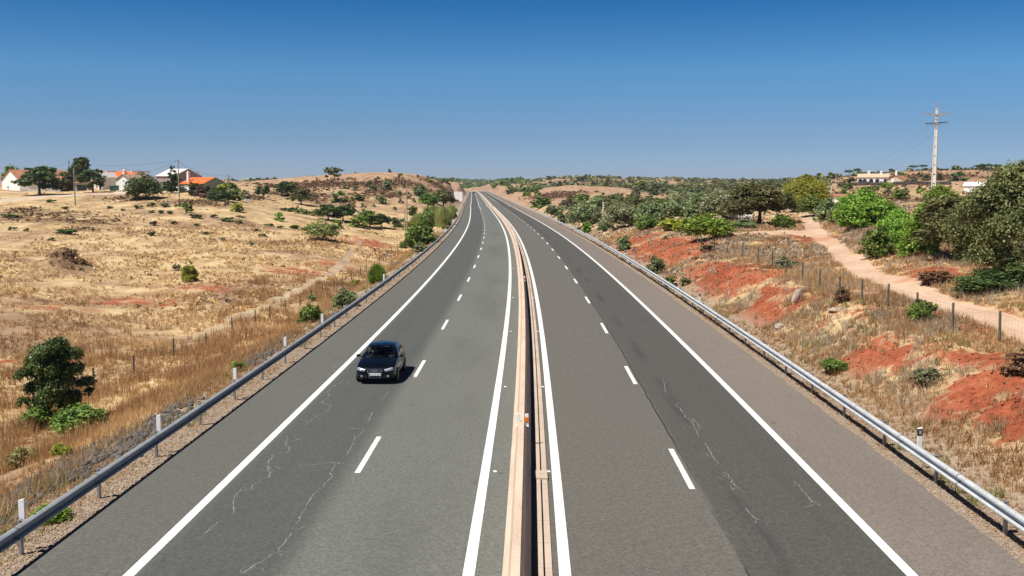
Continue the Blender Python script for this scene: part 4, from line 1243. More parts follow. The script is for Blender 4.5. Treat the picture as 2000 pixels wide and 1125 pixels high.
# --- uncountable cover ------------------------------------------------
def clumps(name, X, Y, H, W, per, leaf, mk, label, cat, seed, tadd=0.0):
    """many ragged leaf clumps as one object"""
    g = np.random.default_rng(seed); n = len(X)
    Z = terrain(X, Y)
    k = np.repeat(np.arange(n), per)
    dv = g.normal(size=(len(k), 3)); dv /= np.linalg.norm(dv, axis=1, keepdims=True); dv[:, 2] = np.abs(dv[:, 2])
    r = g.uniform(.55, 1.0, len(k))[:, None]
    P = np.stack([X[k], Y[k], Z[k]], 1) + dv * r * np.stack([W[k] / 2, W[k] / 2, H[k] * .9], 1)
    N = dv + g.normal(size=dv.shape) * .6; N /= np.linalg.norm(N, axis=1, keepdims=True)
    T = np.cross(N, g.normal(size=dv.shape)); T /= np.linalg.norm(T, axis=1, keepdims=True); B = np.cross(N, T)
    s = (leaf * H[k] * g.uniform(.7, 1.4, len(k)))[:, None]
    V_ = np.stack([P - T * s, P - B * s * .7, P + T * s, P + B * s * .7], 1).reshape(-1, 3)
    ti = np.repeat(np.clip(g.random(n)[k] * .6 + g.random(len(k)) * .4 + tadd, 0, 1), 4)
    me = mesh_from_cloud(name, V_, np.arange(len(V_)).reshape(-1, 4), ti, FM[mk])
    o = bpy.data.objects.new(name, me); link(o); tag(o, label, cat, kind='stuff'); return o
g_ = np.random.default_rng(21)
def far_pts(n, a0, a1, d0, d1, seed, minu=24, maskfn=None):
    g = np.random.default_rng(seed)
    px = g.uniform(a0, a1, n); d = d0 * (d1 / d0) ** g.random(n)
    x = (px - 1000) / F * d
    k = np.abs(x - RC(d)) > minu
    if maskfn is not None: k &= maskfn(x, d)
    return x[k], d[k]
X_, Y_ = far_pts(5200, 420, 2060, 620, 3000, 1, 26, lambda x, d: (fbm(x / 90, d / 90, 3) > -.18))
clumps('distant_scrub', X_, Y_, g_.uniform(2.0, 4.6, len(X_)), g_.uniform(3.5, 8, len(X_)), 20, .42, 'oak', 'dark evergreen scrub covering the distant hills', 'scrub', 2)
X_, Y_ = far_pts(2600, 940, 1620, 300, 1500, 3, 24, lambda x, d: (fbm(x / 50, d / 50, 3) > -.05) & ~((x > 3) & (x / d > .015) & (x / d < .13) & (d > 330) & (d < 640)))
clumps('hillside_scrub', X_, Y_, g_.uniform(.7, 2.0, len(X_)), g_.uniform(1.2, 3.5, len(X_)), 16, .4, 'olive', 'grey green scrub between the trees on the right hand hills', 'scrub', 4)
X_, Y_ = far_pts(2200, 1560, 2060, 180, 900, 5, 24, lambda x, d: (fbm(x / 30, d / 30, 3) > .0))
clumps('dry_hill_scrub', X_, Y_, g_.uniform(.3, .9, len(X_)), g_.uniform(.6, 1.8, len(X_)), 14, .4, 'brown', 'low dry scrub on the reddish right hand hillside', 'scrub', 6)
X_, Y_ = far_pts(1500, 845, 1020, 950, 2900, 9, 20)
clumps('skyline_scrub', X_, Y_, g_.uniform(3.0, 6.5, len(X_)), g_.uniform(5, 12, len(X_)), 20, .4, 'green', 'green scrub on the skyline around the vanishing point of the motorway', 'scrub', 10)
X_, Y_ = far_pts(500, 900, 1060, 500, 1300, 19, 19)
clumps('roadside_scrub', X_, Y_, g_.uniform(1.0, 2.6, len(X_)), g_.uniform(1.5, 4, len(X_)), 18, .4, 'green', 'small green scrub on the cut slopes beside the distant motorway', 'scrub', 12)
# heath on the left hill and dark patches of the field
x = []; y = []
for (hx, hy, rx, ry, a) in HEATH:
    n = int(min(420, 30 + rx * ry * .8))
    q = g_.normal(size=(n, 2)) * .5
    x.append(hx + q[:, 0] * rx); y.append(hy + q[:, 1] * ry)
X_ = np.concatenate(x); Y_ = np.concatenate(y)
k = (np.abs(X_ - RC(Y_)) > 15) & (Y_ > 20); X_, Y_ = X_[k], Y_[k]
sc_h = np.clip(Y_ / 300, .5, 1.6)
clumps('heath', X_, Y_, g_.uniform(.25, .6, len(X_)) * sc_h, g_.uniform(.6, 1.5, len(X_)) * sc_h, 14, .5, 'brown', 'low dark brown heath in patches on the left hill and field', 'heath', 7)

def blades(name, X, Y, H, per, wd, mk, label, cat, seed, lean=.45, tintf=None):
    g = np.random.default_rng(seed); n = len(X); Z = terrain(X, Y) - .02
    k = np.repeat(np.arange(n), per); m = len(k)
    az = g.uniform(0, 6.283, m); sp = np.abs(g.normal(0, lean, m))
    h = H[k] * g.uniform(.55, 1.1, m)
    b = np.stack([X[k] + g.normal(0, .35, m) * H[k] * .6, Y[k] + g.normal(0, .35, m) * H[k] * .6, Z[k]], 1)
    wdt = wd[k] if hasattr(wd, '__len__') else wd
    a2 = g.uniform(0, 6.283, m)
    sv = np.stack([np.cos(a2), np.sin(a2), np.zeros(m)], 1) * (wdt * g.uniform(.6, 1.3, m))[:, None]
    tip = b + np.stack([np.cos(az) * sp * h, np.sin(az) * sp * h, h], 1)
    V_ = np.stack([b - sv, b + sv, tip], 1).reshape(-1, 3)
    ti = g.random(n)[k] * .35 + g.random(m) * .35 + .15
    if tintf is not None: ti = ti + tintf(X, Y)[k]
    me = np_mesh(name, V_, np.arange(len(V_)).reshape(-1, 3)); float_attr(me, 'tint', np.repeat(np.clip(ti, 0, 1), 3)); me.materials.append(FM[mk])
    o = bpy.data.objects.new(name, me); link(o); tag(o, label, cat, kind='stuff'); return o
def field_pts(n, u0, u1, d0, d1, seed, avoid_red=True, p=1.0):
    g = np.random.default_rng(seed)
    d = d0 * (d1 / d0) ** (g.random(n) ** p); u = g.uniform(u0, u1, n) if u0 * u1 <= 0 else np.sign(u0) * np.abs(u0) * (abs(u1) / abs(u0)) ** g.random(n)
    x = u + RC(d)
    a, b, c = path_mask(x, d)
    k = (a < .3) & (b < .3) & (c < .3)
    if avoid_red:
        r = mask(RED, x, d); k &= (r < .35) | (g.random(n) < .12)
    k &= (np.abs(x / d) < .62) 
    return x[k], d[k]
def patch(X, Y): return fbm(X / 7, Y / 7, 3) * .55
gl = np.random.default_rng(5)
XL, YL = field_pts(62000, -10.9, -75, 17, 190, 11)
XR, YR = field_pts(42000, 11.2, 42, 20, 150, 12)
X_ = np.concatenate([XL, XR]); Y_ = np.concatenate([YL, YR])
dens = fbm(X_ / 4.0, Y_ / 4.0, 3)
k = (dens > np.where(Y_ < 60, -.32, -.14)); X_, Y_, dens = X_[k], Y_[k], dens[k]
u_ = np.abs(X_ - RC(Y_))
H_ = (0.12 + .34 * gl.random(len(X_)) ** 1.6 + .3 * np.clip(dens, 0, .5)) * np.where(u_ < 12, .28, np.where(u_ < 13, .5, 1.0))
blades('dry_grass', X_, Y_, H_, 9, .006 + .00022 * Y_, 'straw', 'straw coloured dry grass on both verges and over the left field', 'dry grass', 13, tintf=lambda a, b: patch(a, b) - .12 * ((a > 0) & (a - RC(b) < 60)))
# grey-brown dead scrub on the right bank
XR, YR = field_pts(15000, 13.5, 40, 22, 130, 14)
k = fbm(XR / 3, YR / 3, 3) > .02; XR, YR = XR[k], YR[k]
blades('dead_thistles', XR, YR, gl.uniform(.2, .6, len(XR)), 12, .005 + .0002 * YR, 'thistle', 'greyish brown dead thistles on the right hand bank', 'dead plants', 15, lean=.6, tintf=lambda a, b: a * 0 + .22)
# orange-tan tall grass near the left fence
XL, YL = field_pts(8500, -16, -30, 20, 120, 16)
k = fbm(XL / 2.5, YL / 2.5, 3) > .08; XL, YL = XL[k], YL[k]
blades('tall_dry_grass', XL, YL, gl.uniform(.5, 1.0, len(XL)), 12, .006 + .0002 * YL, 'straw', 'tall orange tan grass standing along the left wire fence', 'dry grass', 17, lean=.28, tintf=lambda a, b: a * 0 - .12)
# green weeds
Xa, Ya = field_pts(2600, -11.2, -16, 20, 140, 18); Xb, Yb = field_pts(5200, 11.5, 24, 24, 120, 19)
X_ = np.concatenate([Xa, Xb]); Y_ = np.concatenate([Ya, Yb]); k = fbm(X_ / 1.6, Y_ / 1.6, 2) > .2; X_, Y_ = X_[k], Y_[k]
blades('green_weeds', X_, Y_, gl.uniform(.12, .45, len(X_)), 10, .008 + .0002 * Y_, 'weed', 'scattered green weeds along both crash barriers', 'weeds', 20, lean=.6)
# shadow-casting turf crumbs and low weeds over the farther left field
Xf, Yf = field_pts(6000, -22, -130, 90, 260, 22)
k = fbm(Xf / 8, Yf / 8, 3) > .03; Xf, Yf = Xf[k], Yf[k]
clumps('field_weeds', Xf, Yf, gl.uniform(.12, .38, len(Xf)), gl.uniform(.3, 1.0, len(Xf)), 8, .5, 'straw', 'tussocks of dead grass over the far part of the left field', 'dry grass', 23, .12)
k = gl.random(len(Xf)) < .07
clumps('field_heath', Xf[k] + 1, Yf[k] + 1, gl.uniform(.15, .4, k.sum()), gl.uniform(.4, 1.0, k.sum()), 8, .5, 'brown', 'tiny brown tufts over the far part of the left field', 'weeds', 24)

Xf, Yf = field_pts(7000, 13, 70, 80, 270, 41)
k = fbm(Xf / 5, Yf / 5, 3) > -.05; Xf, Yf = Xf[k], Yf[k]
clumps('bank_tussocks', Xf, Yf, gl.uniform(.12, .42, len(Xf)), gl.uniform(.3, 1.0, len(Xf)), 9, .5, 'thistle', 'pinkish brown dead tussocks on the ground right of the motorway', 'dry grass', 42, .1)
# --- stones -------------------------------------------------------------
def stones(name, X, Y, S, mat, label, cat, seed, sink=.25):
    g = np.random.default_rng(seed)
    ph = (1 + 5 ** .5) / 2
    I = np.array([(-1,ph,0),(1,ph,0),(-1,-ph,0),(1,-ph,0),(0,-1,ph),(0,1,ph),(0,-1,-ph),(0,1,-ph),(ph,0,-1),(ph,0,1),(-ph,0,-1),(-ph,0,1)]) / 1.9
    T_ = np.array([(0,11,5),(0,5,1),(0,1,7),(0,7,10),(0,10,11),(1,5,9),(5,11,4),(11,10,2),(10,7,6),(7,1,8),(3,9,4),(3,4,2),(3,2,6),(3,6,8),(3,8,9),(4,9,5),(2,4,11),(6,2,10),(8,6,7),(9,8,1)])
    n = len(X); Z = terrain(X, Y)
    A = I[None] * g.uniform(.6, 1.25, (n, 12, 1)) * (S[:, None, None] / 2) * g.uniform(.6, 1.2, (n, 1, 3)) * np.array([1, 1, .75])
    a = g.uniform(0, 6.28, n); c, s = np.cos(a), np.sin(a)
    Xr = A[:, :, 0] * c[:, None] - A[:, :, 1] * s[:, None]; Yr = A[:, :, 0] * s[:, None] + A[:, :, 1] * c[:, None]
    V_ = np.stack([Xr + X[:, None], Yr + Y[:, None], A[:, :, 2] + (Z + S * (.5 - sink) * .6)[:, None]], -1).reshape(-1, 3)
    Fc = (T_[None] + (np.arange(n) * 12)[:, None, None]).reshape(-1, 3)
    me = np_mesh(name, V_, Fc); me.materials.append(mat)
    o = bpy.data.objects.new(name, me); link(o); tag(o, label, cat, kind='stuff'); return o
sx_, sy_ = [], []
for e in ROCK:
    n = int(80 + e[2] * e[3] * 190)
    q = gl.normal(size=(n, 2)) * .55
    sx_.append(e[0] + q[:, 0] * e[2]); sy_.append(e[1] + q[:, 1] * e[3])
X_ = np.concatenate(sx_); Y_ = np.concatenate(sy_); k = (X_ - RC(Y_) < -11.5) & (fbm(X_, Y_, 2) > -.3); X_, Y_ = X_[k], Y_[k]
stones('riprap_stones', X_, Y_, (.05 + .24 * gl.random(len(X_)) ** 2.2), M['stone_dark'], 'dark broken stones heaped on the slope below the left crash barrier', 'stones', 3)

X_, Y_ = field_pts(20000, -10.42, -12.6, 16, 150, 31); Xb, Yb = field_pts(11000, 10.9, 12.6, 20, 120, 32)
X_ = np.concatenate([X_, Xb]); Y_ = np.concatenate([Y_, Yb])
stones('verge_gravel', X_, Y_, gl.uniform(.02, .075, len(X_)) , M['gravel'], 'loose pale gravel and clods along both asphalt edges', 'gravel', 33)

sx_, sy_ = [], []
for e in RED:
    if e[0] > 8:
        n = int(min(900, e[2] * e[3] * 26)); q = gl.normal(size=(n, 2)) * .6
        sx_.append(e[0] + q[:, 0] * e[2]); sy_.append(e[1] + q[:, 1] * e[3])
X_ = np.concatenate(sx_); Y_ = np.concatenate(sy_); k = (X_ - RC(Y_) > 12.3) & (path_mask(X_, Y_)[0] < .3); X_, Y_ = X_[k], Y_[k]
stones('red_clods', X_, Y_, .03 + .16 * gl.random(len(X_)) ** 2.5, M['clod'], 'crumbled red clods on the eroded patches of the right bank', 'clods', 35)
# ------------------------------------------------------------------ wire fences
def fence(pts, label, hgt, seed, n_wires=4):
    """pts: world (x, y) of the posts"""
    g = random.Random(seed)
    r = empty('wire_fence'); tag(r, label, 'fence')
    tops = []
    for i, (x, y) in enumerate(pts):
        z = float(terrain(x, y)); h = hgt * g.uniform(.92, 1.08)
        mb = MB(); lx, ly = g.gauss(0, .03), g.gauss(0, .03)
        mb.tube([(x, y, z - .2), (x + lx * .5, y + ly * .5, z + h * .5), (x + lx, y + ly, z + h)], [.058, .054, .05], 8)
        mb.build('post', M['post_wood'], r)
        tops.append((Vector((x, y, z)), Vector((x + lx, y + ly, z + h))))
    mb = MB()
    for (a0, a1), (b0, b1) in zip(tops[:-1], tops[1:]):
        for k in range(n_wires):
            f = .2 + .72 * k / (n_wires - 1)
            p, q = a0.lerp(a1, f), b0.lerp(b1, f)
            m = (p + q) / 2 - Vector((0, 0, .03))
            mb.tube([p, m, q], .0035, 3, False)
        L = (b0 - a0).length; nv = int(L / .30)
        for j in range(nv):
            t = (j + .5) / nv
            p = a0.lerp(b0, t) .lerp(a1.lerp(b1, t), .2); q = a0.lerp(b0, t).lerp(a1.lerp(b1, t), .92)
            mb.tube([p, q], .002, 3, False)
    mb.build('wire_mesh', M['wire'], r)
    return r
fl = []
for px, py in ((20,812),(110,797),(199,763),(278,730),(347,698),(404,684),(450,652),(491,632),(527,622),(558,609),(585,598),(610,588),(632,576),(654,566),(672,557),(688,546),(703,539),(717,532),(729,523),(741,516),(752,510),(759,503),(766,496),(773,489),(780,482),(787,477),(794,472),(801,468),(808,464),(815,460)):
    x, y, z, s = hit(px, py); fl.append((x, y))
# even them onto a smooth line beside the track
fl = sorted(fl, key=lambda q: q[1])
fy = np.array([q[1] for q in fl]); fu = np.array([q[0] - RC(q[1]) for q in fl])
co = np.polyfit(fy, fu, 2)
fl = [(float(np.polyval(co, y) + RC(y)) , y) for y in fy]
fence(fl, 'wooden post and wire fence running beside the track below the left embankment', 1.15, 1)
fr = []
for px, py in ((2130,735),(2040,700),(1952,668),(1860,647),(1792,622),(1733,604),(1683,590),(1640,578),(1600,563),(1567,548),(1535,535),(1508,523),(1480,512),(1450,503),(1420,497),(1395,491),(1370,484)):
    x, y, z, s = hit(px, py); fr.append((x, y))
fence(fr, 'grey post and wire fence between the dirt road and the red cut bank', 1.2, 2, 3)

# ------------------------------------------------------------------ poles and cables
def post_at(px, yb=None, D=None, dmin=9):
    if D is None:
        x, y, z, s = hit(px, yb, dmin)
    else:
        x, y, z, s = at_dist(px, D)
    return x, y, z, s
def top_of(x, y, yt):
    rx, ry, rz = ray(1000, yt); return CAMH + rz * (y / ry)
CABLE_ENDS = {}
def pole(key, px, yt, label, yb=None, D=None, r0=.15, r1=.09, mat='old_pole', arm=0, side=0, cat='utility pole'):
    x, y, z, s = post_at(px, yb, D); zt = top_of(x, y, yt)
    o = empty('utility_pole', (x, y, z)); tag(o, label, cat)
    mb = MB(); mb.tube([(0, 0, -.3), (0, 0, zt - z)], [r0, r1], 10); mb.build('pole', M[mat], o)
    if arm:
        mb = MB(); mb.box((0, 0, zt - z - .55), (arm, .09, .10)); mb.build('crossarm', M[mat], o)
        for k in (-1, 0, 1):
            mb = MB(); mb.lathe([(0, .03), (.05, .05), (.10, .03), (.16, .045), (.20, .0)], (k * arm * .45, 0, zt - z - .5), (0, 0, 1), 8); mb.build('insulator', M['insul'], o)
    else:
        for k in (0, 1):
            mb = MB(); mb.lathe([(0, .02), (.04, .045), (.09, .03), (.12, .0)], (.11, 0, zt - z - .18 - .25 * k), (1, 0, .3), 8); mb.build('insulator', M['insul'], o)
    CABLE_ENDS[key] = Vector((x, y, zt - .15))
    return o
pole('a', 21, 319, 'wooden pole behind the roof of the leftmost white house', D=262)
pole('b', 75, 322, 'thin distant pole between the long white house and the village trees', D=300, r0=.10, r1=.07)
pole('c', 147, 328, 'leaning grey pole standing on the field in front of the village', yb=402)
pole('d', 137, 316, 'pole hidden beside the thin cypress of the village', D=268)
pole('e', 350, 312, 'tallest wooden pole of the village beside the orange roofed house', yb=386, r0=.17)
pole('f', 388, 335, 'short pole rising behind the orange roof', D=262)
pole('g', 448, 340, 'pole with a small crossarm at the right end of the village', D=240, arm=1.6)
pole('h', 240, 326, 'thin pole behind the red roofed white house', D=285, r0=.09, r1=.06)
pole('i', 795, 357, 'tall wooden pole in the valley left of the motorway, beside its strut', yb=452, r0=.16)
pole('j', 791, 408, 'short wooden strut pole leaning against the tall valley pole', yb=453, r0=.13, r1=.11)
pole('k', 1178, 394, 'short grey concrete pole among the olives right of the motorway', yb=428, r0=.16, r1=.12, mat='concrete_pole')
pole('l', 1623, 353, 'slim concrete pole between the dirt road and the cream villa', D=215, r0=.15, r1=.10, mat='concrete_pole')
pole('m', 1632, 320, 'very thin mast on the skyline left of the cream villa', D=420, r0=.06, r1=.04, mat='concrete_pole')
pole('n', 1528, 372, 'tiny white post behind the massive oak', D=200, r0=.13, r1=.11, mat='wall_white')
def cable(a, b, sag, label, r=.012, dz=0.0):
    n = 14; pts = []
    for i in range(n + 1):
        t = i / n; p = a.lerp(b, t); p.z -= sag * 4 * t * (1 - t) - dz; pts.append(p)
    mb = MB(); mb.tube(pts, r, 4, False)
    tag(mb.build('cable', M['dark_steel']), label, 'cable')
C_ = CABLE_ENDS
cable(C_['a'], C_['d'], 1.4, 'overhead cable from the leftmost pole to the village cypress pole', .022)
cable(C_['d'], C_['e'], 1.0, 'overhead cable above the red roofed white house', .022)
cable(C_['h'], C_['e'], 1.6, 'overhead cable rising over the grey barn to the tallest pole', .022)
cable(C_['e'], C_['f'], .9, 'overhead cable from the tallest pole down to the short pole', .022)
cable(C_['e'], C_['g'], 1.3, 'overhead cable from the tallest pole to the right end pole', .022)
cable(C_['c'], C_['a'], 1.6, 'overhead cable from the field pole to the leftmost pole', .018)

# big concrete power pole on the right
x, y, z, s = at_dist(1822, 128); zt = top_of(x, y, 213)
H = zt - z
pp = empty('power_pole', (x, y, z), R(-36)); tag(pp, 'tall pale concrete power pole with crossarms above the dark oaks', 'power pole')
def hbeam(mb, z0, z1, wa, wb):
    # two flanges and a web with window-like recesses, tapering upwards
    n = 11
    def w(zz): return wa + (wb - wa) * (zz - 0) / H
    for sgn in (-1, 1):
        P = []
        for zz in (z0, z1):
            a = w(zz) / 2
            for dx, dy in ((-.10, -1), (.0, -1), (.0, 1), (-.10, 1)):
                P.append((sgn * (a + dx * (1 if sgn > 0 else 1) ) if sgn > 0 else -(a + dx), dy * a * .62, zz))
        mb.mesh(P, [(0,1,2,3),(7,6,5,4),(0,4,5,1),(1,5,6,2),(2,6,7,3),(3,7,4,0)])
    k = z0
    step = (z1 - z0) / n
    for i in range(n):
        za = z0 + i * step; zb = za + step * .84; a = (w(za) + w(zb)) / 4 - .09
        mb.box((0, 0, (za + zb) / 2), (2 * a, w(za) * .34, zb - za))
mb = MB(); hbeam(mb, -.5, H, .64, .30); mb.build('pole', M['concrete_pole'], pp)
mb = MB(); mb.box((0, 0, H + .02), (.34, .26, .10)); mb.build('cap', M['concrete_pole'], pp)
def arm(zz, L, mat, tilt=0.0, up=0):
    m = MB(); m.m = Matrix.Translation((0, -.2, zz)) @ Matrix.Rotation(tilt, 4, 'Y')
    m.box((0, 0, 0), (L, .08, .10)); m.box((0, .38, 0), (L, .08, .10))
    for k in (-1, 1):
        m.tube([(0, 0, -.55), (k * L * .3, 0, -.04)], .03, 5)
    m.build('crossarm', M[mat], pp)
ztop = top_of(x, y, 223) - z; zlow = top_of(x, y, 240) - z
arm(ztop, 3.1, 'old_pole', .03); arm(zlow, 2.6, 'dark_steel', -.04)
def insulator(px_, zz, hang):
    m = MB(); d = -1 if hang else 1
    m.lathe([(0, .02), (.05, .02), (.07, .09), (.10, .03), (.15, .10), (.18, .03), (.23, .11), (.27, .03), (.33, .0)], (px_, -.2, zz), (0, 0, d), 10)
    m.build('insulator', M['insul'], pp)
for k in (-1.15, 1.15): insulator(k, zlow - .06, True)
for k in (-1.4, -.8, .8, 1.4): insulator(k, ztop + .05, False)
m = MB(); m.tube([(0, 0, H), (0, 0, H + .85)], .035, 6); m.tube([(0, 0, H + .55), (-.2, 0, H + .95), (-.42, 0, H + .85), (-.46, 0, H + .62)], .03, 6)
m.tube([(.0, 0, H + .75), (.18, 0, H + .45), (.22, 0, H + .1)], .02, 5)
m.build('bracket', M['old_pole'], pp)
m = MB(); m.lathe([(0, .03), (.06, .10), (.12, .04), (.2, .11), (.26, .0)], (-.46, 0, H + .62), (0, 0, -1), 10); m.build('insulator', M['insul'], pp)
TOP = Vector((x, y, z))
far_ = at_dist(1632, 430)
for i, (dx, zz) in enumerate(((-1.0, zlow - .3), (1.0, zlow - .3))):
    cable(TOP + Vector((dx, -.2, zz)), Vector((far_[0] + dx, far_[1], far_[2] + 9.0)), 5.0, ('faint overhead wire from the left end of the power pole arm', 'faint overhead wire from the right end of the power pole arm')[i], .007)

# ------------------------------------------------------------------ houses
def house(name, px0, px1, D, ytop_wall, ytop_ridge, depth, rot, wall, roof, label, kind='gable_side', yb=None, chim=(), wins=(), doors=(), parapet=0, sink=.4):
    """front wall spans px0..px1 at distance D; rot turns it about its front centre; kind gable_side: ridge parallel to the front; gable_front: gable faces the viewer; lean: single slope; flat"""
    pxc = (px0 + px1) / 2
    x, y, z, s = at_dist(pxc, D)
    if yb is not None: z = top_of(x, y, yb)
    W = (px1 - px0) * s; hw = top_of(x, y, ytop_wall) - z; hr = (top_of(x, y, ytop_ridge) - z) if ytop_ridge else hw
    r = empty(name, (x, y, z), rot); tag(r, label, 'house' if 'house' in name or 'villa' in name else 'building')
    w2 = W / 2; t = .12
    mb = MB()
    P = [(-w2, 0, -sink), (w2, 0, -sink), (w2, depth, -sink), (-w2, depth, -sink), (-w2, 0, hw), (w2, 0, hw), (w2, depth, hw), (-w2, depth, hw)]
    mb.mesh(P, [(0,1,5,4),(1,2,6,5),(2,3,7,6),(3,0,4,7)] + ([(4,5,6,7)] if kind == 'flat' else []))
    ov = .25
    if kind == 'gable_side':
        mb.mesh([(-w2, 0, hw), (-w2, depth, hw), (-w2, depth/2, hr)], [(0, 2, 1)]); mb.mesh([(w2, 0, hw), (w2, depth, hw), (w2, depth/2, hr)], [(0, 1, 2)])
    elif kind == 'gable_front':
        mb.mesh([(-w2, 0, hw), (w2, 0, hw), (0, 0, hr)], [(0, 1, 2)]); mb.mesh([(-w2, depth, hw), (w2, depth, hw), (0, depth, hr)], [(0, 2, 1)])
    elif kind == 'lean':
        mb.mesh([(-w2, 0, hw), (-w2, depth, hw), (-w2, depth, hr)], [(0, 2, 1)]); mb.mesh([(w2, 0, hw), (w2, depth, hw), (w2, depth, hr)], [(0, 1, 2)]); mb.mesh([(-w2, depth, hw), (w2, depth, hw), (w2, depth, hr), (-w2, depth, hr)], [(0, 3, 2, 1)])
    wl_ = mb.build('wall', M[wall], r)
    def slab(a, b, c, d):
        a, b, c, d = map(Vector, (a, b, c, d)); n = (b - a).cross(d - a).normalized() * t
        m.mesh([a, b, c, d, a + n, b + n, c + n, d + n], [(3,2,1,0),(4,5,6,7),(0,1,5,4),(1,2,6,5),(2,3,7,6),(3,0,4,7)])
    m = MB()
    if kind == 'gable_side':
        sl = (hr - hw) / (depth / 2)
        slab((-w2-ov, -ov, hw - ov*sl + .01), (w2+ov, -ov, hw - ov*sl + .01), (w2+ov, depth/2, hr + .01), (-w2-ov, depth/2, hr + .01))
        slab((w2+ov, depth+ov, hw - ov*sl + .01), (-w2-ov, depth+ov, hw - ov*sl + .01), (-w2-ov, depth/2, hr + .01), (w2+ov, depth/2, hr + .01))
    elif kind == 'gable_front':
        sl = (hr - hw) / w2
        slab((-w2-ov, depth+ov, hw - ov*sl + .01), (-w2-ov, -ov, hw - ov*sl + .01), (0, -ov, hr + .01), (0, depth+ov, hr + .01))
        slab((w2+ov, -ov, hw - ov*sl + .01), (w2+ov, depth+ov, hw - ov*sl + .01), (0, depth+ov, hr + .01), (0, -ov, hr + .01))
    elif kind == 'lean':
        sl = (hr - hw) / depth
        slab((-w2-ov, -ov, hw - ov*sl + .01), (w2+ov, -ov, hw - ov*sl + .01), (w2+ov, depth+ov, hr + ov*sl + .01), (-w2-ov, depth+ov, hr + ov*sl + .01))
    rf = m.build('roof', M[roof], r) if m.v else None
    for (cx, cy, hh, wd) in chim:
        m = MB(); zz = hw * .7
        m.box((cx * w2, cy * depth, (zz + hh) / 2), (wd, wd, hh - zz)); m.box((cx * w2, cy * depth, hh + .05), (wd * 1.35, wd * 1.35, .12)); m.box((cx * w2, cy * depth, hh + .22), (wd * .8, wd * .8, .22), (.5, .5))
        m.build('chimney', M['wall_white'], rf if rf else r)
    for (cx, zc, ww, hh) in wins:
        f = MB(); f.box((cx * w2, -.02, zc), (ww + .2, .08, hh + .2)); fo = f.build('window', M['wall_white'], r)
        g_2 = MB(); g_2.box((cx * w2, -.05, zc), (ww, .06, hh)); g_2.build('pane', M['window_dark'], fo)
    for (cx, ww, hh, dm_) in doors:
        f = MB(); f.box((cx * w2, -.03, hh / 2), (ww, .08, hh)); f.build('door', M[dm_], r)
    if parapet:
        for sg in (-1, 1):
            m = MB(); m.box((sg * w2, depth / 2, hr - .1), (.3, depth + .3, parapet)); m.build('parapet', M['wall_white'], r)
    return r
# village, left to right
house('house', -14, 57, 250, 352, 332, 14, R(-38), 'wall_white', 'roof_old', 'long white house with gable end at the far left of the village', 'gable_front', yb=375, wins=((-.3, 1.2, .5, .6),))
house('house', 55, 115, 246, 354, 345, 7, R(18), 'wall_white', 'roof_old', 'low white house with weathered tiles behind the broad fig tree', 'gable_side', yb=379, wins=((.72, 1.6, .5, .6), (.1, 1.6, .5, .6)))
house('shed', 127, 150, 252, 355, 352, 4, R(0), 'rust', 'rust', 'rusty orange shed under the trees of the village', 'lean', yb=373, doors=((.0, 1.0, 1.5, 'window_dark'),))
house('shed', 148, 172, 250, 358, 353, 5, R(8), 'wall_grey', 'roof_brown', 'open fronted dark shed beside the rusty one', 'lean', yb=374, doors=((.0, 2.2, 1.6, 'window_dark'),))
house('house', 166, 190, 275, 344, 335, 8, R(-25), 'wall_white', 'roof_old', 'white house hidden behind the trees with a weathered red roof', 'gable_side', yb=372)
house('house', 188, 203, 262, 345, 337, 4, R(-38), 'wall_white', 'sheet_white', 'narrow white building with shaded side right of the village trees', 'gable_front', yb=374, doors=((.2, 1.0, 2.0, 'window_dark'),))
house('house', 206, 262, 268, 348, 335, 8, R(-14), 'wall_white', 'roof_orange', 'white house with bright red roof and raised white parapets', 'gable_side', yb=374, chim=((-.05, .3, 5.6, .7),), parapet=.5, wins=((-.6, 1.5, .8, .9),))
house('house', 224, 258, 246, 351, 341, 7, R(-24), 'wall_white', 'roof_brown', 'white gabled house with brownish roof beside the green containers', 'gable_front', yb=373)
house('house', 258, 272, 280, 345, 339, 6, R(-30), 'wall_white', 'sheet_white', 'small white block behind the large round bush', 'flat', yb=372)
house('barn', 300, 346, 262, 344, 330, 10, R(-26), 'wall_pink', 'sheet_white', 'tall grey barn with pale metal roof behind the pointed conifer', 'gable_side', yb=372)
house('garage', 304, 321, 246, 355, 353, 5, R(0), 'wall_green', 'sheet_white', 'small green garage in front of the grey barn', 'flat', yb=373, doors=((.0, 1.3, 1.7, 'door_green'),))
house('house', 286, 310, 248, 355, 350, 6, R(-25), 'wall_white', 'sheet_white', 'low white annexe between the round bush and the green garage', 'flat', yb=373, wins=((.4, 1.2, .6, .6),))
house('house', 345, 405, 250, 359, 347, 8, R(-28), 'wall_green', 'roof_orange', 'house with orange tiled roof, pale green walls and white chimney', 'gable_side', yb=378, chim=((-.62, .15, 5.2, .55),), wins=((-.5, 1.4, 1.0, .9), (.3, 1.4, 1.0, .9)), doors=((-.1, 1.0, 2.0, 'wall_white'),))
house('garden_wall', 336, 376, 238, 365, None, .4, R(-30), 'wall_white', 'sheet_white', 'white garden wall in front of the orange roofed house', 'flat', yb=377)
house('house', 414, 430, 262, 360, 356, 6, R(-25), 'wall_white', 'sheet_white', 'small white house with arched opening right of the green gable', 'gable_side', yb=372, doors=((.1, .9, 1.2, 'window_dark'),))
house('garden_wall', 410, 446, 244, 367, None, .4, R(-20), 'wall_white', 'sheet_white', 'low white wall behind the dark bushes at the village end', 'flat', yb=375)
house('hut', 479, 489, 232, 389, None, 1.2, R(20), 'wall_white', 'sheet_white', 'tiny white hut at the right end of the village slope', 'flat', yb=394)
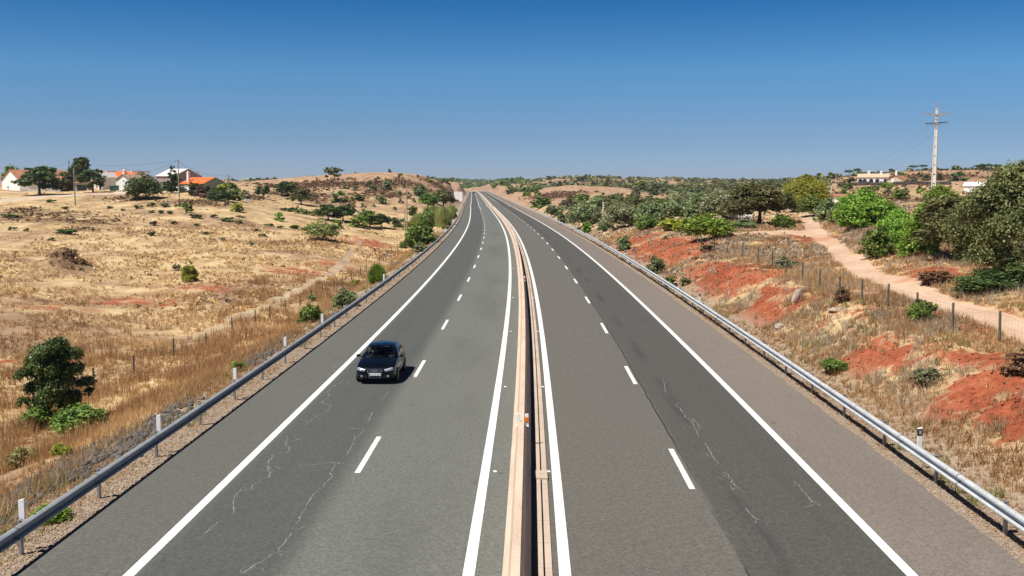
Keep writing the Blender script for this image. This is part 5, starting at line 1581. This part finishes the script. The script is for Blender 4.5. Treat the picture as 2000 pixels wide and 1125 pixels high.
# right hand houses
vy = 372
house('villa', 1676, 1733, 388, 346.5, 339.5, 9, R(-22), 'wall_white', 'roof_pale', 'long cream villa with arcade on the far right hill', 'gable_side', yb=358, chim=((-.3, .5, 4.6, .9), (.5, .5, 4.5, .9)))
ar = [o for o in col.objects if o.get('label', '').startswith('long cream villa')][0]
for cx in (-5.4+.8, -3.0, -.6, 1.6, 4.6):
    m = MB(); pts = [(-.75, 0), (.75, 0), (.75, 1.1)] + [(.75 * math.cos(a), 1.1 + .6 * math.sin(a)) for a in np.linspace(.3, 2.84, 6)] + [(-.75, 1.1)]
    n0 = len(pts)
    m.mesh([(cx + a, -.03, b) for a, b in pts], [tuple(range(n0))]); m.mesh([(cx + a, -.10, b) for a, b in pts], [tuple(range(n0))])
    m.build('arch_shade_sheet', M['window_dark'], ar)  # flat dark sheet standing in for the shade inside an open arch
house('house', 1731, 1766, 384, 352, 343, 9, R(-38), 'wall_cream', 'roof_old', 'beige wing with red tiled roof beside the arcaded villa', 'gable_front', yb=358.5, chim=((-.4, .6, 4.6, .7),), doors=((-.3, .8, 2, 'wall_white'),))
house('house', 1884, 1936, 252, 363, 356.5, 8, R(-30), 'wall_white', 'wall_white', 'white cottage with small green window half hidden by the dark oaks', 'gable_side', yb=381, chim=((.75, .5, 4.0, .7),), wins=((-.1, 1.3, .6, .7),))
house('house', 1610, 1656, 205, 384, 380.5, 6, R(-28), 'wall_white', 'roof_old', 'low white house with tiled roof edge behind the silvery bushes', 'lean', yb=395)
house('hut', 1236, 1246, 330, 384, None, 1.6, R(15), 'wall_white', 'sheet_white', 'small white box shaped hut beyond the olive grove', 'flat', yb=391)
# stone retaining wall below the villa
m = MB(); g_r = random.Random(4)
x, y, z, s = at_dist(1760, 362)
for i in range(130):
    xx = x - 17 + i * .27; 
    for k in range(4):
        m.box((xx + g_r.uniform(-.05, .05), y + g_r.uniform(-.08, .08), float(terrain(xx, y)) + .15 + k * .32), (g_r.uniform(.24, .33), .5, g_r.uniform(.26, .34)), (.85, .85))
tag(m.build('retaining_wall', M['stone_dark']), 'rough dark stone retaining wall below the cream villa', 'wall')

# ------------------------------------------------------------------ sign back, containers, rocks
x = float(RC(455)) - 23.6 - 1.0; y = 455.0
x, y, z, s = at_dist(895, 455.0)
sg = empty('road_sign', (x, y, z), R(-28)); tag(sg, 'large white road sign seen from behind, left of the distant motorway', 'road sign')
zt = top_of(x, y, 374.5) - z; zb = top_of(x, y, 393.5) - z; W = 19.5 * s
for i in (-1, 1):
    m = MB(); m.box((i * W / 4, 0, (zt + zb) / 2), (W / 2 - .04, .06, zt - zb)); m.build('panel', M['white'], sg, bevel=.02)
for i in (-1, 1):
    m = MB(); m.box((i * W * .42, .12, zt / 2 - .2), (.16, .16, zt + .3)); m.build('post', M['steel_post'], sg)
m = MB()
for k in range(5): m.box((0, -.05, zb + (zt - zb) * (.1 + .2 * k)), (W - .1, .04, .07))
m.build('rib', M['steel'], sg)
for i, (px, lab) in enumerate(((221, 'dark green waste container, left one beside the white gabled house'), (227, 'dark green waste container, right one beside the white gabled house'))):
    x, y, z, s = at_dist(px, 244)
    c = empty('waste_container', (x, y, z), R(10)); tag(c, lab, 'container')
    m = MB(); m.box((0, 0, .72), (1.15, .95, 1.15), (1.12, 1.1)); m.build('body', M['container'], c, bevel=.04)
    m = MB(); m.box((0, -.05, 1.36), (1.35, 1.1, .12), (.9, .7)); m.build('lid', M['container'], c, bevel=.03)
    m = MB()
    for a in (-.45, .45): m.lathe([(-.04, 0), (-.04, .1), (.04, .1), (.04, 0)], (a, -.3, .1), (1, 0, 0), 10)
    m.build('wheel', M['black'], c)
def boulder(px, yb, wpx, hpx, rot, label, seed, lean=0.0, mat='stone_pale', slab=1.0):
    x, y, z, s = hit(px, yb); g = random.Random(seed)
    bm = bmesh.new(); bmesh.ops.create_icosphere(bm, subdivisions=3, radius=.5)
    for v in bm.verts:
        n = mnoise.noise(v.co * 2.1 + Vector((seed, 0, 0))) * .35 + mnoise.noise(v.co * 6 + Vector((seed, 3, 0))) * .09
        v.co *= 1 + n
        v.co.z = max(v.co.z, -.38)
    me = bpy.data.meshes.new('rock'); bm.to_mesh(me); bm.free(); me.materials.append(M[mat])
    o = bpy.data.objects.new('rock', me); link(o); W = wpx * s; Hh = hpx * s
    o.scale = (W, W * slab, Hh * 1.1); o.rotation_euler = (0, lean, rot); o.location = (x, y + .2, z + Hh * .32)
    tag(o, label, 'rock'); return o
boulder(1560, 592, 22, 34, .3, 'tall pale rock slab leaning on the red cut bank', 3, .45, slab=.5)
boulder(1524, 643, 20, 12, .8, 'small whitish rock low on the right hand bank', 5)
boulder(1636, 608, 30, 8, .2, 'flat pale pink rock half buried near the dirt road fence', 8)
boulder(1388, 489, 12, 6, .2, 'small pale rock under the rusty brown bush', 9)
boulder(552, 521, 9, 4, .2, 'small dark stone lying beside the red soil patch in the field', 10, mat='stone_dark')
# ------------------------------------------------------------------ cars and their occupants
from mathutils.bvhtree import BVHTree
def paint(name, c, coat=.45, rough=.3):
    t = NT(name); t.color(c); t.set(rough, 0.0, .2)
    t.b.inputs['Coat Weight'].default_value = coat; t.b.inputs['Coat Roughness'].default_value = .03
    n = t.noise(t.objc(), 60, 2); t.bump(n, 0.02, 0.002)
    return t.m
M['paint_black'] = paint('blue_black_car_paint', (0.0012, 0.0022, 0.005))
M['paint_white'] = paint('white_car_paint', (0.75, 0.75, 0.74))
def glassy(name, tint, refl=.18):
    t = NT(name); tr = t.node("ShaderNodeBsdfTransparent"); tr.inputs[0].default_value = (*tint, 1)
    gl_ = t.node("ShaderNodeBsdfGlossy"); gl_.inputs['Roughness'].default_value = .02
    fr = t.node("ShaderNodeFresnel"); fr.inputs[0].default_value = 1.5
    mx = t.node("ShaderNodeMixShader"); t.link(fr.outputs[0], mx.inputs[0]); t.link(tr.outputs[0], mx.inputs[1]); t.link(gl_.outputs[0], mx.inputs[2])
    t.link(mx.outputs[0], t.out.inputs[0]); return t.m
M['screen'] = glassy('windscreen_glass', (0.86, 0.92, 0.90))
M['tinted'] = glassy('tinted_window_glass', (0.22, 0.26, 0.27))
M['chrome'] = simple('chrome', (0.80, 0.81, 0.82), 0.12, 1.0, 0.02, 4.0)
M['rim'] = simple('alloy', (0.42, 0.43, 0.45), 0.3, 0.8, 0.08, 5.0)
M['tyre'] = simple('tyre_rubber', (0.018, 0.018, 0.018), 0.85, 0, 0.15, 8.0)
M['lamp'] = simple('headlamp_reflector', (0.55, 0.62, 0.70), 0.12, 0.6, 0.15, 14.0)
M['lamp_white'] = simple('headlamp_strip', (0.85, 0.86, 0.88), 0.2, 0.2, 0.03, 5.0)
M['seat'] = simple('dark_seat_cloth', (0.03, 0.03, 0.033), 0.9, 0, 0.2, 12.0)
M['dash'] = simple('dashboard', (0.035, 0.04, 0.042), 0.6, 0, 0.15, 10.0)
M['plate_blue'] = simple('plate_blue', (0.02, 0.06, 0.35), 0.5, 0, 0.05, 5.0)
M['skin'] = simple('skin', (0.66, 0.43, 0.30), 0.55, 0, 0.08, 12.0)
M['hair'] = simple('dark_hair', (0.03, 0.02, 0.015), 0.6, 0, 0.3, 30.0)
M['shirt_blue'] = simple('blue_shirt', (0.10, 0.16, 0.30), 0.9, 0, 0.15, 12.0)
M['shirt_pale'] = simple('pale_top', (0.60, 0.55, 0.42), 0.9, 0, 0.12, 12.0)
M['red_lamp'] = simple('tail_lamp', (0.35, 0.02, 0.02), 0.25, 0, 0.1, 6.0)

def bake(o, mods):
    for t_, kw in mods:
        m = o.modifiers.new(t_.lower(), t_)
        for k, v in kw.items(): setattr(m, k, v)
    dg = bpy.context.evaluated_depsgraph_get(); dg.update()
    me = bpy.data.meshes.new_from_object(o.evaluated_get(dg))
    o.modifiers.clear(); old = o.data; o.data = me; me.name = o.name
    bpy.data.meshes.remove(old)
    return o
def car(pm, occupants=True):
    r = empty('car')
    st = [ # y, bottom(w,z), mid(w,z), shoulder(w,z), top z
      (-2.11, .50, .33, .60, .47, .56, .60, .64), (-2.07, .62, .25, .72, .48, .66, .66, .70), (-1.97, .72, .20, .82, .52, .75, .72, .76), (-1.80, .78, .18, .87, .56, .80, .79, .84),
      (-1.40, .79, .18, .885, .60, .83, .87, .92), (-1.05, .79, .18, .885, .60, .835, .91, .975), (-.78, .79, .18, .885, .60, .84, .94, 1.00), (-.3, .79, .18, .885, .60, .84, .955, .98),
      (.6, .79, .18, .885, .60, .84, .97, .99), (1.2, .79, .18, .89, .62, .835, .985, 1.0), (1.6, .79, .19, .885, .64, .81, 1.0, 1.02), (1.92, .76, .22, .86, .62, .76, 1.0, 1.03), (2.06, .68, .28, .78, .58, .69, .92, .95), (2.11, .55, .34, .66, .56, .60, .82, .84)]
    P = []; k = 0
    for (y, wb, zb, wm, zm, ws, zs, zt) in st:
        half = [(0, zb), (wb * .7, zb), (wb, zb + .03), (wm - .01, zm - .2 if zm - .2 > zb + .05 else zb + .07), (wm, zm), (ws + (wm - ws) * .35, (zm + zs) / 2 + .05), (ws, zs), (ws * .72, zt - (zt - zs) * .25), (0, zt)]
        ring = [(-a, b) for a, b in half[:0:-1]] + half[:-1] if False else [(a, b) for a, b in half] + [(-a, b) for a, b in half[-2:0:-1]]
        k = len(ring); P += [(a, y, b) for a, b in ring]
    Fc = []
    for i in range(len(st) - 1):
        for j in range(k):
            j2 = (j + 1) % k; Fc.append((i*k+j, i*k+j2, (i+1)*k+j2, (i+1)*k+j))
    Fc.append(tuple(range(k - 1, -1, -1))); Fc.append(tuple((len(st)-1)*k + j for j in range(k)))
    mb = MB(); mb.mesh(P, Fc); body = mb.build('body', pm, r, smooth=True)
    bake(body, [('SUBSURF', dict(levels=2, render_levels=2))])
    body.data.polygons.foreach_set("use_smooth", np.ones(len(body.data.polygons), dtype=bool))
    bv = BVHTree.FromPolygons([v.co for v in body.data.vertices], [p.vertices for p in body.data.polygons])
    def cf(x, z, off=.008):   # drape from the front
        h = bv.ray_cast(Vector((x, -4, z)), Vector((0, 1, 0)))
        return (h[0] + Vector((0, -off, 0))) if h[0] is not None else Vector((x, -2.0, z))
    def ct(x, y, off=.006):
        h = bv.ray_cast(Vector((x, y, 4)), Vector((0, 0, -1)))
        return (h[0] + Vector((0, 0, off))) if h[0] is not None else Vector((x, y, 1))
    def cs(y, z, s, off=.006):
        h = bv.ray_cast(Vector((s * 4, y, z)), Vector((-s, 0, 0)))
        return (h[0] + Vector((s * off, 0, 0))) if h[0] is not None else Vector((s * .88, y, z))
    def patch_(c4, fn, n=8, m=5):
        mb = MB(); Pq = []
        for j in range(m + 1):
            for i in range(n + 1):
                a, b = i / n, j / m
                q = [(c4[0][t] * (1-a) + c4[1][t] * a) * (1-b) + (c4[3][t] * (1-a) + c4[2][t] * a) * b for t in (0, 1)]
                Pq.append(fn(*q))
        mb.mesh(Pq, [(j*(n+1)+i, j*(n+1)+i+1, (j+1)*(n+1)+i+1, (j+1)*(n+1)+i) for j in range(m) for i in range(n)])
        return mb
    # cabin -------------------------------------------------------------
    def lerp(a, b, t): return tuple(x + (y - x) * t for x, y in zip(a, b))
    def curve3(a, c, t):      # symmetric arch: a edge (x>0), c centre
        tt = abs(t); return (t * a[0], c[1] + (a[1] - c[1]) * tt * tt, c[2] + (a[2] - c[2]) * tt * tt)
    W0 = ((.72, -.68, .955), (0, -.86, .985)); W1 = ((.575, -.02, 1.365), (0, -.13, 1.405))
    R0 = ((.575, .6, 1.395), (0, .6, 1.44)); R1 = ((.56, 1.32, 1.345), (0, 1.42, 1.385)); B1 = ((.66, 1.84, .99), (0, 1.98, 1.01))
    def seg(A, B_, v, t, bulge=.0):
        p = lerp(curve3(*A, t), curve3(*B_, t), v); return (p[0], p[1], p[2] + bulge * 4 * v * (1 - v))
    def grid(fn, nu, nv, keep):
        mb = MB(); Pq = [fn(-1 + 2 * i / nu, j / nv) for j in range(nv + 1) for i in range(nu + 1)]
        Fq = [(j*(nu+1)+i, j*(nu+1)+i+1, (j+1)*(nu+1)+i+1, (j+1)*(nu+1)+i) for j in range(nv) for i in range(nu) if keep(i, j)]
        mb.mesh(Pq, Fq); return mb
    shell = MB()
    def addm(m): shell.mesh(m.v, m.f)
    scr = lambda t, v: seg(W0, W1, v, t, .02)
    addm(grid(scr, 24, 12, lambda i, j: i in (0, 23) or j == 11))
    addm(grid(lambda t, v: seg(W1, R0, v, t, .012), 16, 6, lambda i, j: True)); addm(grid(lambda t, v: seg(R0, R1, v, t, .010), 16, 8, lambda i, j: True))
    addm(grid(lambda t, v: seg(R1, B1, v, t, .03), 16, 8, lambda i, j: i in (0, 15) or j in (0, 7)))
    for s in (-1, 1):
        ys = np.linspace(-.68, 1.84, 37)
        def topz(y):
            if y < -.02: a = (y + .68) / .66; p = lerp(W0[0], W1[0], a); return p[0], p[2] + .02 * 4 * a * (1 - a)
            if y < .6: a = (y + .02) / .62; p = lerp(W1[0], R0[0], a); return p[0], p[2] + .012 * 4 * a * (1 - a)
            if y < 1.32: a = (y - .6) / .72; p = lerp(R0[0], R1[0], a); return p[0], p[2] + .01 * 4 * a * (1 - a)
            a = (y - 1.32) / .52; p = lerp(R1[0], B1[0], a); return p[0], p[2] + .03 * 4 * a * (1 - a)
        nv = 8; Pq = []
        for y in ys:
            tx, tz = topz(float(y)); bx, bz = .825, .955 + .01 * y
            for j in range(nv + 1):
                v = j / nv; Pq.append((s * (bx + (tx - bx) * v + .03 * math.sin(math.pi * v)), float(y), bz + (max(tz, bz + .01) - bz) * v))
        Fa, Fg = [], []
        for i in range(36):
            for j in range(nv):
                f = (i*(nv+1)+j, (i+1)*(nv+1)+j, (i+1)*(nv+1)+j+1, i*(nv+1)+j+1)
                yy = ys[i]; glass = 1 <= j <= 6 and (-.42 < yy < .48 or .56 < yy < 1.36) and topz(float(yy))[1] > 1.08
                (Fg if glass else Fa).append(f)
        shell.mesh(Pq, Fa)
        g2 = MB(); g2.mesh(Pq, Fg); g2.build('side_window', M['tinted'], r, smooth=True)
    cab = shell.build('roof', pm, r, smooth=True)
    grid(scr, 24, 12, lambda i, j: 0 < i < 23 and j < 11).build('windscreen', M['screen'], r, smooth=True)
    grid(lambda t, v: seg(R1, B1, v, t, .03), 16, 8, lambda i, j: 0 < i < 15 and 0 < j < 7).build('rear_window', M['tinted'], r, smooth=True)
    # bright seal round the windscreen
    m = MB()
    for t in (-.93, .93): m.tube([scr(t, v / 10) for v in range(1, 10)], .009, 4)
    m.build('windscreen_trim', M['chrome'], r)
    m = MB()
    for a, b in ((-.30, .30), (.26, -.30)):
        m.tube([tuple(Vector(scr(a, .02)) + Vector((0, -.01, .012))), tuple(Vector(scr(a - .25, .10)) + Vector((0, -.01, .014))), tuple(Vector(scr(a - .5, .05)) + Vector((0, -.01, .014)))], .008, 4)
    m.build('wiper', M['black'], r)
    # front end ---------------------------------------------------------
    gm_ = patch_([(-.30, .69), (.30, .69), (.22, .29), (-.22, .29)], lambda x, z: cf(x, z, .006)).build('grille', M['black'], r)
    fr = [(-.31, .70), (.31, .70), (.315, .62), (.225, .285), (-.225, .285), (-.315, .62), (-.31, .70)]
    pts = []
    for a, b in zip(fr[:-1], fr[1:]):
        for i in range(6): pts.append(cf(a[0] + (b[0]-a[0]) * i / 6, a[1] + (b[1]-a[1]) * i / 6, .012))
    pts.append(pts[0]); m = MB(); m.tube(pts, .012, 5); m.build('grille_frame', M['chrome'], gm_)
    m = MB()
    for i in range(7): m.tube([cf(-.28 + .006 * i, .66 - i * .055, .010), cf(0, .66 - i * .055, .012), cf(.28 - .006 * i, .66 - i * .055, .010)], .004, 4)
    m.build('grille_bar', M['rim'], gm_)
    c0 = cf(0, .60, .03)
    for i in range(4):
        m = MB(); cx = -.0975 + .065 * i
        m.tube([(cx + .044 * math.cos(a), c0.y, c0.z + .044 * math.sin(a)) for a in np.linspace(0, 2 * math.pi, 21)], .0075, 5, False)
        m.build('badge_ring', M['chrome'], gm_)
    pz = .46; py_ = cf(0, pz, .03).y - .012
    m = MB(); m.box((0, py_, pz), (.52, .014, .112)); pl = m.build('number_plate', M['white'], r)
    m = MB(); m.box((-.238, py_ - .009, pz), (.038, .004, .10)); m.build('blue_band', M['plate_blue'], pl)
    m = MB(); gg = random.Random(9)
    for i, x in enumerate((-.17, -.11, -.02, .04, .13, .19)):
        m.box((x - .014, py_ - .009, pz), (.010, .003, .062)); m.box((x + .012, py_ - .009, pz - .01), (.010, .003, .042)); m.box((x, py_ - .009, pz + .026 * (1 if i % 2 else -1)), (.030, .003, .010))
    m.build('plate_characters', M['grey_refl'], pl)
    for s in (-1, 1):
        L = patch_([(s * .42, .665), (s * .76, .735), (s * .80, .63), (s * .46, .585)], lambda x, z: cf(x, z, .010)).build('headlight', M['lamp'], r, smooth=True)
        patch_([(s * .42, .668), (s * .72, .735), (s * .70, .712), (s * .435, .645)], lambda x, z: cf(x, z, .018), 8, 2).build('light_strip', M['lamp_white'], L)
        patch_([(s * .415, .665), (s * .45, .665), (s * .47, .600), (s * .445, .600)], lambda x, z: cf(x, z, .018), 3, 4).build('light_strip', M['lamp_white'], L)
        patch_([(s * .36, .40), (s * .66, .44), (s * .64, .31), (s * .36, .28)], lambda x, z: cf(x, z, .006)).build('air_intake', M['black'], r)
        m = MB(); q = cf(s * .57, .37, .012); m.lathe([(0, .05), (.012, .045), (.02, .0)], q, (0, -1, 0), 14); m.build('fog_light', M['lamp'], r)
        # mirror
        m = MB(); bmv = bmesh.new(); bmesh.ops.create_icosphere(bmv, subdivisions=2, radius=1)
        m.mesh([(s * (.965 + v.co.x * .105), -.50 + v.co.y * .07, 1.0 + v.co.z * .068) for v in bmv.verts], [tuple(v.index for v in f.verts) for f in bmv.faces]); bmv.free()
        m.tube([(s * .80, -.46, .955), (s * .92, -.49, .975)], .022, 6)
        m.build('wing_mirror', pm, r, smooth=True)
        # wheels
        for wy in (-1.30, 1.28):
            m = MB(); m.lathe([(0, .365), (.004, .365), (.006, .34), (.004, 0)], cs(wy, .36, s, -.003), (s, 0, 0), 28); m.build('wheel_arch', M['black'], r)
            c_ = (s * .70, wy, .315)
            m = MB(); m.lathe([(0, .20), (0, .30), (.03, .315), (.17, .315), (.205, .295), (.21, .215), (.20, .205)], c_, (s, 0, 0), 28); wh = m.build('wheel', M['tyre'], r, smooth=True)
            m = MB(); m.lathe([(.19, .212), (.205, .21), (.20, .185), (.16, .18)], c_, (s, 0, 0), 28)
            for a in range(7):
                t_ = a / 7 * 2 * math.pi
                m.tube([(s * .895, wy + .02 * math.cos(t_), .315 + .02 * math.sin(t_)), (s * .90, wy + .19 * math.cos(t_), .315 + .19 * math.sin(t_))], [.022, .016], 4)
            m.lathe([(.17, .035), (.205, .03), (.21, 0)], c_, (s, 0, 0), 12); m.build('rim', M['rim'], wh)
        # doors, handles, chrome strip
        for (y0, y1) in ((-.62, .50), (.53, 1.42)):
            m = MB(); ln = [cs(y0, z, s, .002) for z in (.93, .8, .65, .5, .35, .27)] + [cs(y, .27, s, .002) for y in np.linspace(y0, y1, 6)] + [cs(y1, z, s, .002) for z in (.35, .5, .65, .8, .93)]
            m.tube(ln, .004, 4); dr2 = m.build('door_seam', M['black'], r)
            m = MB(); m.tube([cs(y1 - .24, .80, s, .015), cs(y1 - .08, .805, s, .015)], .013, 5); m.build('door_handle', M['chrome'], dr2)
        m = MB(); m.tube([cs(y, .40, s, .006) for y in np.linspace(-.85, .95, 10)], .008, 5); m.build('side_moulding', M['chrome'], r)
        m = MB(); L = patch_([(s * .5, .92), (s * .74, .92), (s * .76, .74), (s * .5, .74)], lambda x, z: (lambda h: (h[0] + Vector((0, .008, 0))) if h[0] is not None else Vector((x, 2.0, z)))(bv.ray_cast(Vector((x, 4, z)), Vector((0, -1, 0)))))
        L.build('tail_light', M['red_lamp'], r)
    # bonnet seams
    m = MB()
    for s in (-1, 1): m.tube([ct(s * (.60 + .08 * a), -1.93 + 1.1 * a, .001) for a in np.linspace(0, 1, 10)], .004, 4)
    m.build('bonnet_seam', M['black'], r)
    m = MB(); m.tube([(0, 1.25, 1.40), (0, 1.38, 1.55)], .006, 4); m.build('antenna', M['black'], r)
    # interior
    m = MB(); m.box((0, -.42, .93), (1.36, .40, .10)); m.box((0, -.62, .95), (1.2, .3, .06)); m.box((0, .5, .45), (1.3, 2.4, .1)); m.build('dashboard', M['dash'], r, bevel=.02)
    for x in (-.36, .36):
        m = MB(); m.box((x, .42, .55), (.46, .5, .16)); m.box((x, .74, .85), (.46, .14, .58), (.85, 1)); m.box((x, .77, 1.21), (.24, .09, .15)); m.build('seat', M['seat'], r, bevel=.03)
    m = MB(); m.box((0, 1.45, .80), (1.1, .14, .55)); m.build('rear_seat', M['seat'], r, bevel=.03)
    m = MB(); m.tube([(.36 + .18 * math.cos(a), .02 - .05 * math.sin(a), .93 + .16 * math.sin(a)) for a in np.linspace(0, 2 * math.pi, 19)], .014, 5, False); m.tube([(.36, .02, .93), (.36, -.2, .88)], .03, 5); m.build('steering_wheel', M['black'], r)
    m = MB(); m.box((0, -.02, 1.30), (.20, .03, .06)); m.build('rear_view_mirror', M['chrome'], r, bevel=.01)
    return r
def ellip(mb, c, rr, n=10):
    P = []; Fc = []
    for i in range(n + 1):
        th = math.pi * i / n
        for j in range(n + 2):
            ph = 2 * math.pi * j / (n + 2); P.append((c[0] + rr[0]*math.sin(th)*math.cos(ph), c[1] + rr[1]*math.sin(th)*math.sin(ph), c[2] + rr[2]*math.cos(th)))
    k = n + 2
    for i in range(n):
        for j in range(k): Fc.append((i*k+j, i*k+(j+1)%k, (i+1)*k+(j+1)%k, (i+1)*k+j))
    mb.mesh(P, Fc)
def person(x, arms, shirt, label, yo=.60):
    """seated, facing -y; arms: list of (shoulder sign, elbow, hand)"""
    b = MB()
    ellip(b, (x, yo, 1.235), (.078, .095, .112)); b.tube([(x, yo - .085, 1.225), (x, yo - .115, 1.205), (x, yo - .085, 1.195)], [.012, .017, .012], 6)
    ellip(b, (x - .078, yo + .01, 1.225), (.012, .02, .03), 6); ellip(b, (x + .078, yo + .01, 1.225), (.012, .02, .03), 6)
    b.tube([(x, yo + .01, 1.16), (x, yo + .03, 1.05)], [.05, .06], 8)
    b.tube([(x, yo + .02, .60), (x, yo + .06, .80), (x, yo + .05, .97), (x, yo + .03, 1.07)], [.15, .15, .17, .07], 12)
    b.tube([(x - .17, yo + .04, 1.01), (x, yo + .05, 1.03), (x + .17, yo + .04, 1.01)], [.055, .075, .055], 8)
    for s in (-1, 1): b.tube([(x + s * .09, yo, .62), (x + s * .12, yo - .42, .66), (x + s * .12, yo - .55, .35)], [.085, .065, .05], 8)
    for (s, el, ha) in arms:
        b.tube([(x + s * .18, yo + .04, 1.0), el, ha], [.055, .042, .028], 8)
        d = (Vector(ha) - Vector(el)).normalized(); sd = d.cross(Vector((0, 0, 1))).normalized(); h = Vector(ha)
        b.tube([h, h + d * .08], [.03, .035], 6)
        for i, L in enumerate((.055, .07, .075, .06)):
            p = h + d * .075 + sd * (-.027 + .018 * i); b.tube([p, p + d * L * .55, p + d * L * .9 - Vector((0, 0, .02))], [.0095, .009, .008], 5)
        p = h + d * .03 + sd * .03; b.tube([p, p + d * .03 + sd * .035, p + d * .06 + sd * .04], [.011, .010, .009], 5)
    o = b.build('person', M['skin']); bake(o, [('REMESH', dict(mode='VOXEL', voxel_size=.011)), ('SMOOTH', dict(factor=.5, iterations=2))])
    o.data.polygons.foreach_set("use_smooth", np.ones(len(o.data.polygons), dtype=bool))
    tag(o, label, 'person')
    h = MB(); ellip(h, (x, yo + .025, 1.262), (.084, .092, .098)); h.build('hair', M['hair'], o, smooth=True)
    h = MB(); ellip(h, (x - .03, yo - .092, 1.248), (.012, .008, .007), 6); ellip(h, (x + .03, yo - .092, 1.248), (.012, .008, .007), 6); h.tube([(x - .022, yo - .092, 1.178), (x + .022, yo - .092, 1.178)], .004, 4)
    h.build('face_features', M['hair'], o)
    h = MB(); h.tube([(x, yo + .02, .58), (x, yo + .06, .80), (x, yo + .05, .97), (x, yo + .03, 1.06)], [.162, .162, .182, .08], 14); h.tube([(x - .20, yo + .04, .99), (x, yo + .05, 1.02), (x + .20, yo + .04, .99)], [.066, .085, .066], 8); h.build('shirt', M[shirt], o, smooth=True)
    return o
k_ = .945
cx, cy = g2(734, 751)
cD = cy + 2.11 * k_ * .98
CAR = car(M['paint_black'])
hd = math.atan2(float(RC(cD + 5) - RC(cD - 5)), 10)
CAR.location = (cx, cD, float(RZ(cD)) + .002); CAR.scale = (k_, k_, k_); CAR.rotation_euler = (0, 0, -hd)
tag(CAR, 'shiny blue black hatchback driving towards the viewer in the slow lane of the left carriageway', 'car')
p1_ = person(.36, [(1, (.56, .34, .88), (.47, .10, 1.00)), (-1, (.20, .36, .86), (.22, .10, 1.02))], 'shirt_blue', 'person driving the black car, hands on the wheel, seen through the windscreen at right')
p2_ = person(-.36, [(-1, (-.62, .30, 1.02), (-.50, .24, 1.24)), (1, (-.16, .34, .92), (-.26, .16, 1.20))], 'shirt_pale', 'person in the passenger seat of the black car with raised pale arms')
for o in (p1_, p2_):
    o.matrix_world = Matrix.Translation(CAR.location) @ Matrix.Rotation(-hd, 4, 'Z') @ Matrix.Scale(k_, 4)
# far car near the vanishing point: one small mesh with the same outline
def tiny(pm):
    mb = MB(); mb.box((0, 0, .55), (1.74, 4.1, .62), (.95, .97)); mb.box((0, .25, 1.12), (1.55, 2.7, .52), (.76, .68))
    for s in (-1, 1):
        for y in (-1.3, 1.3): mb.lathe([(-.1, 0), (-.1, .31), (.1, .31), (.1, 0)], (s * .78, y, .31), (1, 0, 0), 12)
    return mb
o = tiny(0).build('car', M['paint_black'], None, bevel=.08); d = 1010.0
o.location = (float(RC(d)) - 5.3, d, float(RZ(d)) + .02); tag(o, 'tiny dark car far away near the vanishing point of the left carriageway', 'car')
PC = car(M['paint_white']); x, y, z, s = hit(1455, 434)
PC.location = (x, y + 4, float(terrain(x, y + 4))); PC.rotation_euler = (0, 0, R(68)); tag(PC, 'white car parked in the shade under the massive oak, half hidden by scrub', 'car')
# ------------------------------------------------------------------ thin summer haze
hz = NT('haze_air'); hz.n.remove(hz.b)
pv = hz.node("ShaderNodeVolumePrincipled"); pv.inputs['Density'].default_value = 0.00012
pv.inputs['Color'].default_value = (0.80, 0.88, 1.0, 1); pv.inputs['Anisotropy'].default_value = 0.3
hz.link(pv.outputs[0], hz.out.inputs['Volume'])
mb = MB(); mb.box((0, 1700, 18.0), (9000, 3600 + 200, 64)); tag(mb.build('haze', hz.m), 'thin pale haze lying over the whole landscape', 'haze', kind='stuff')
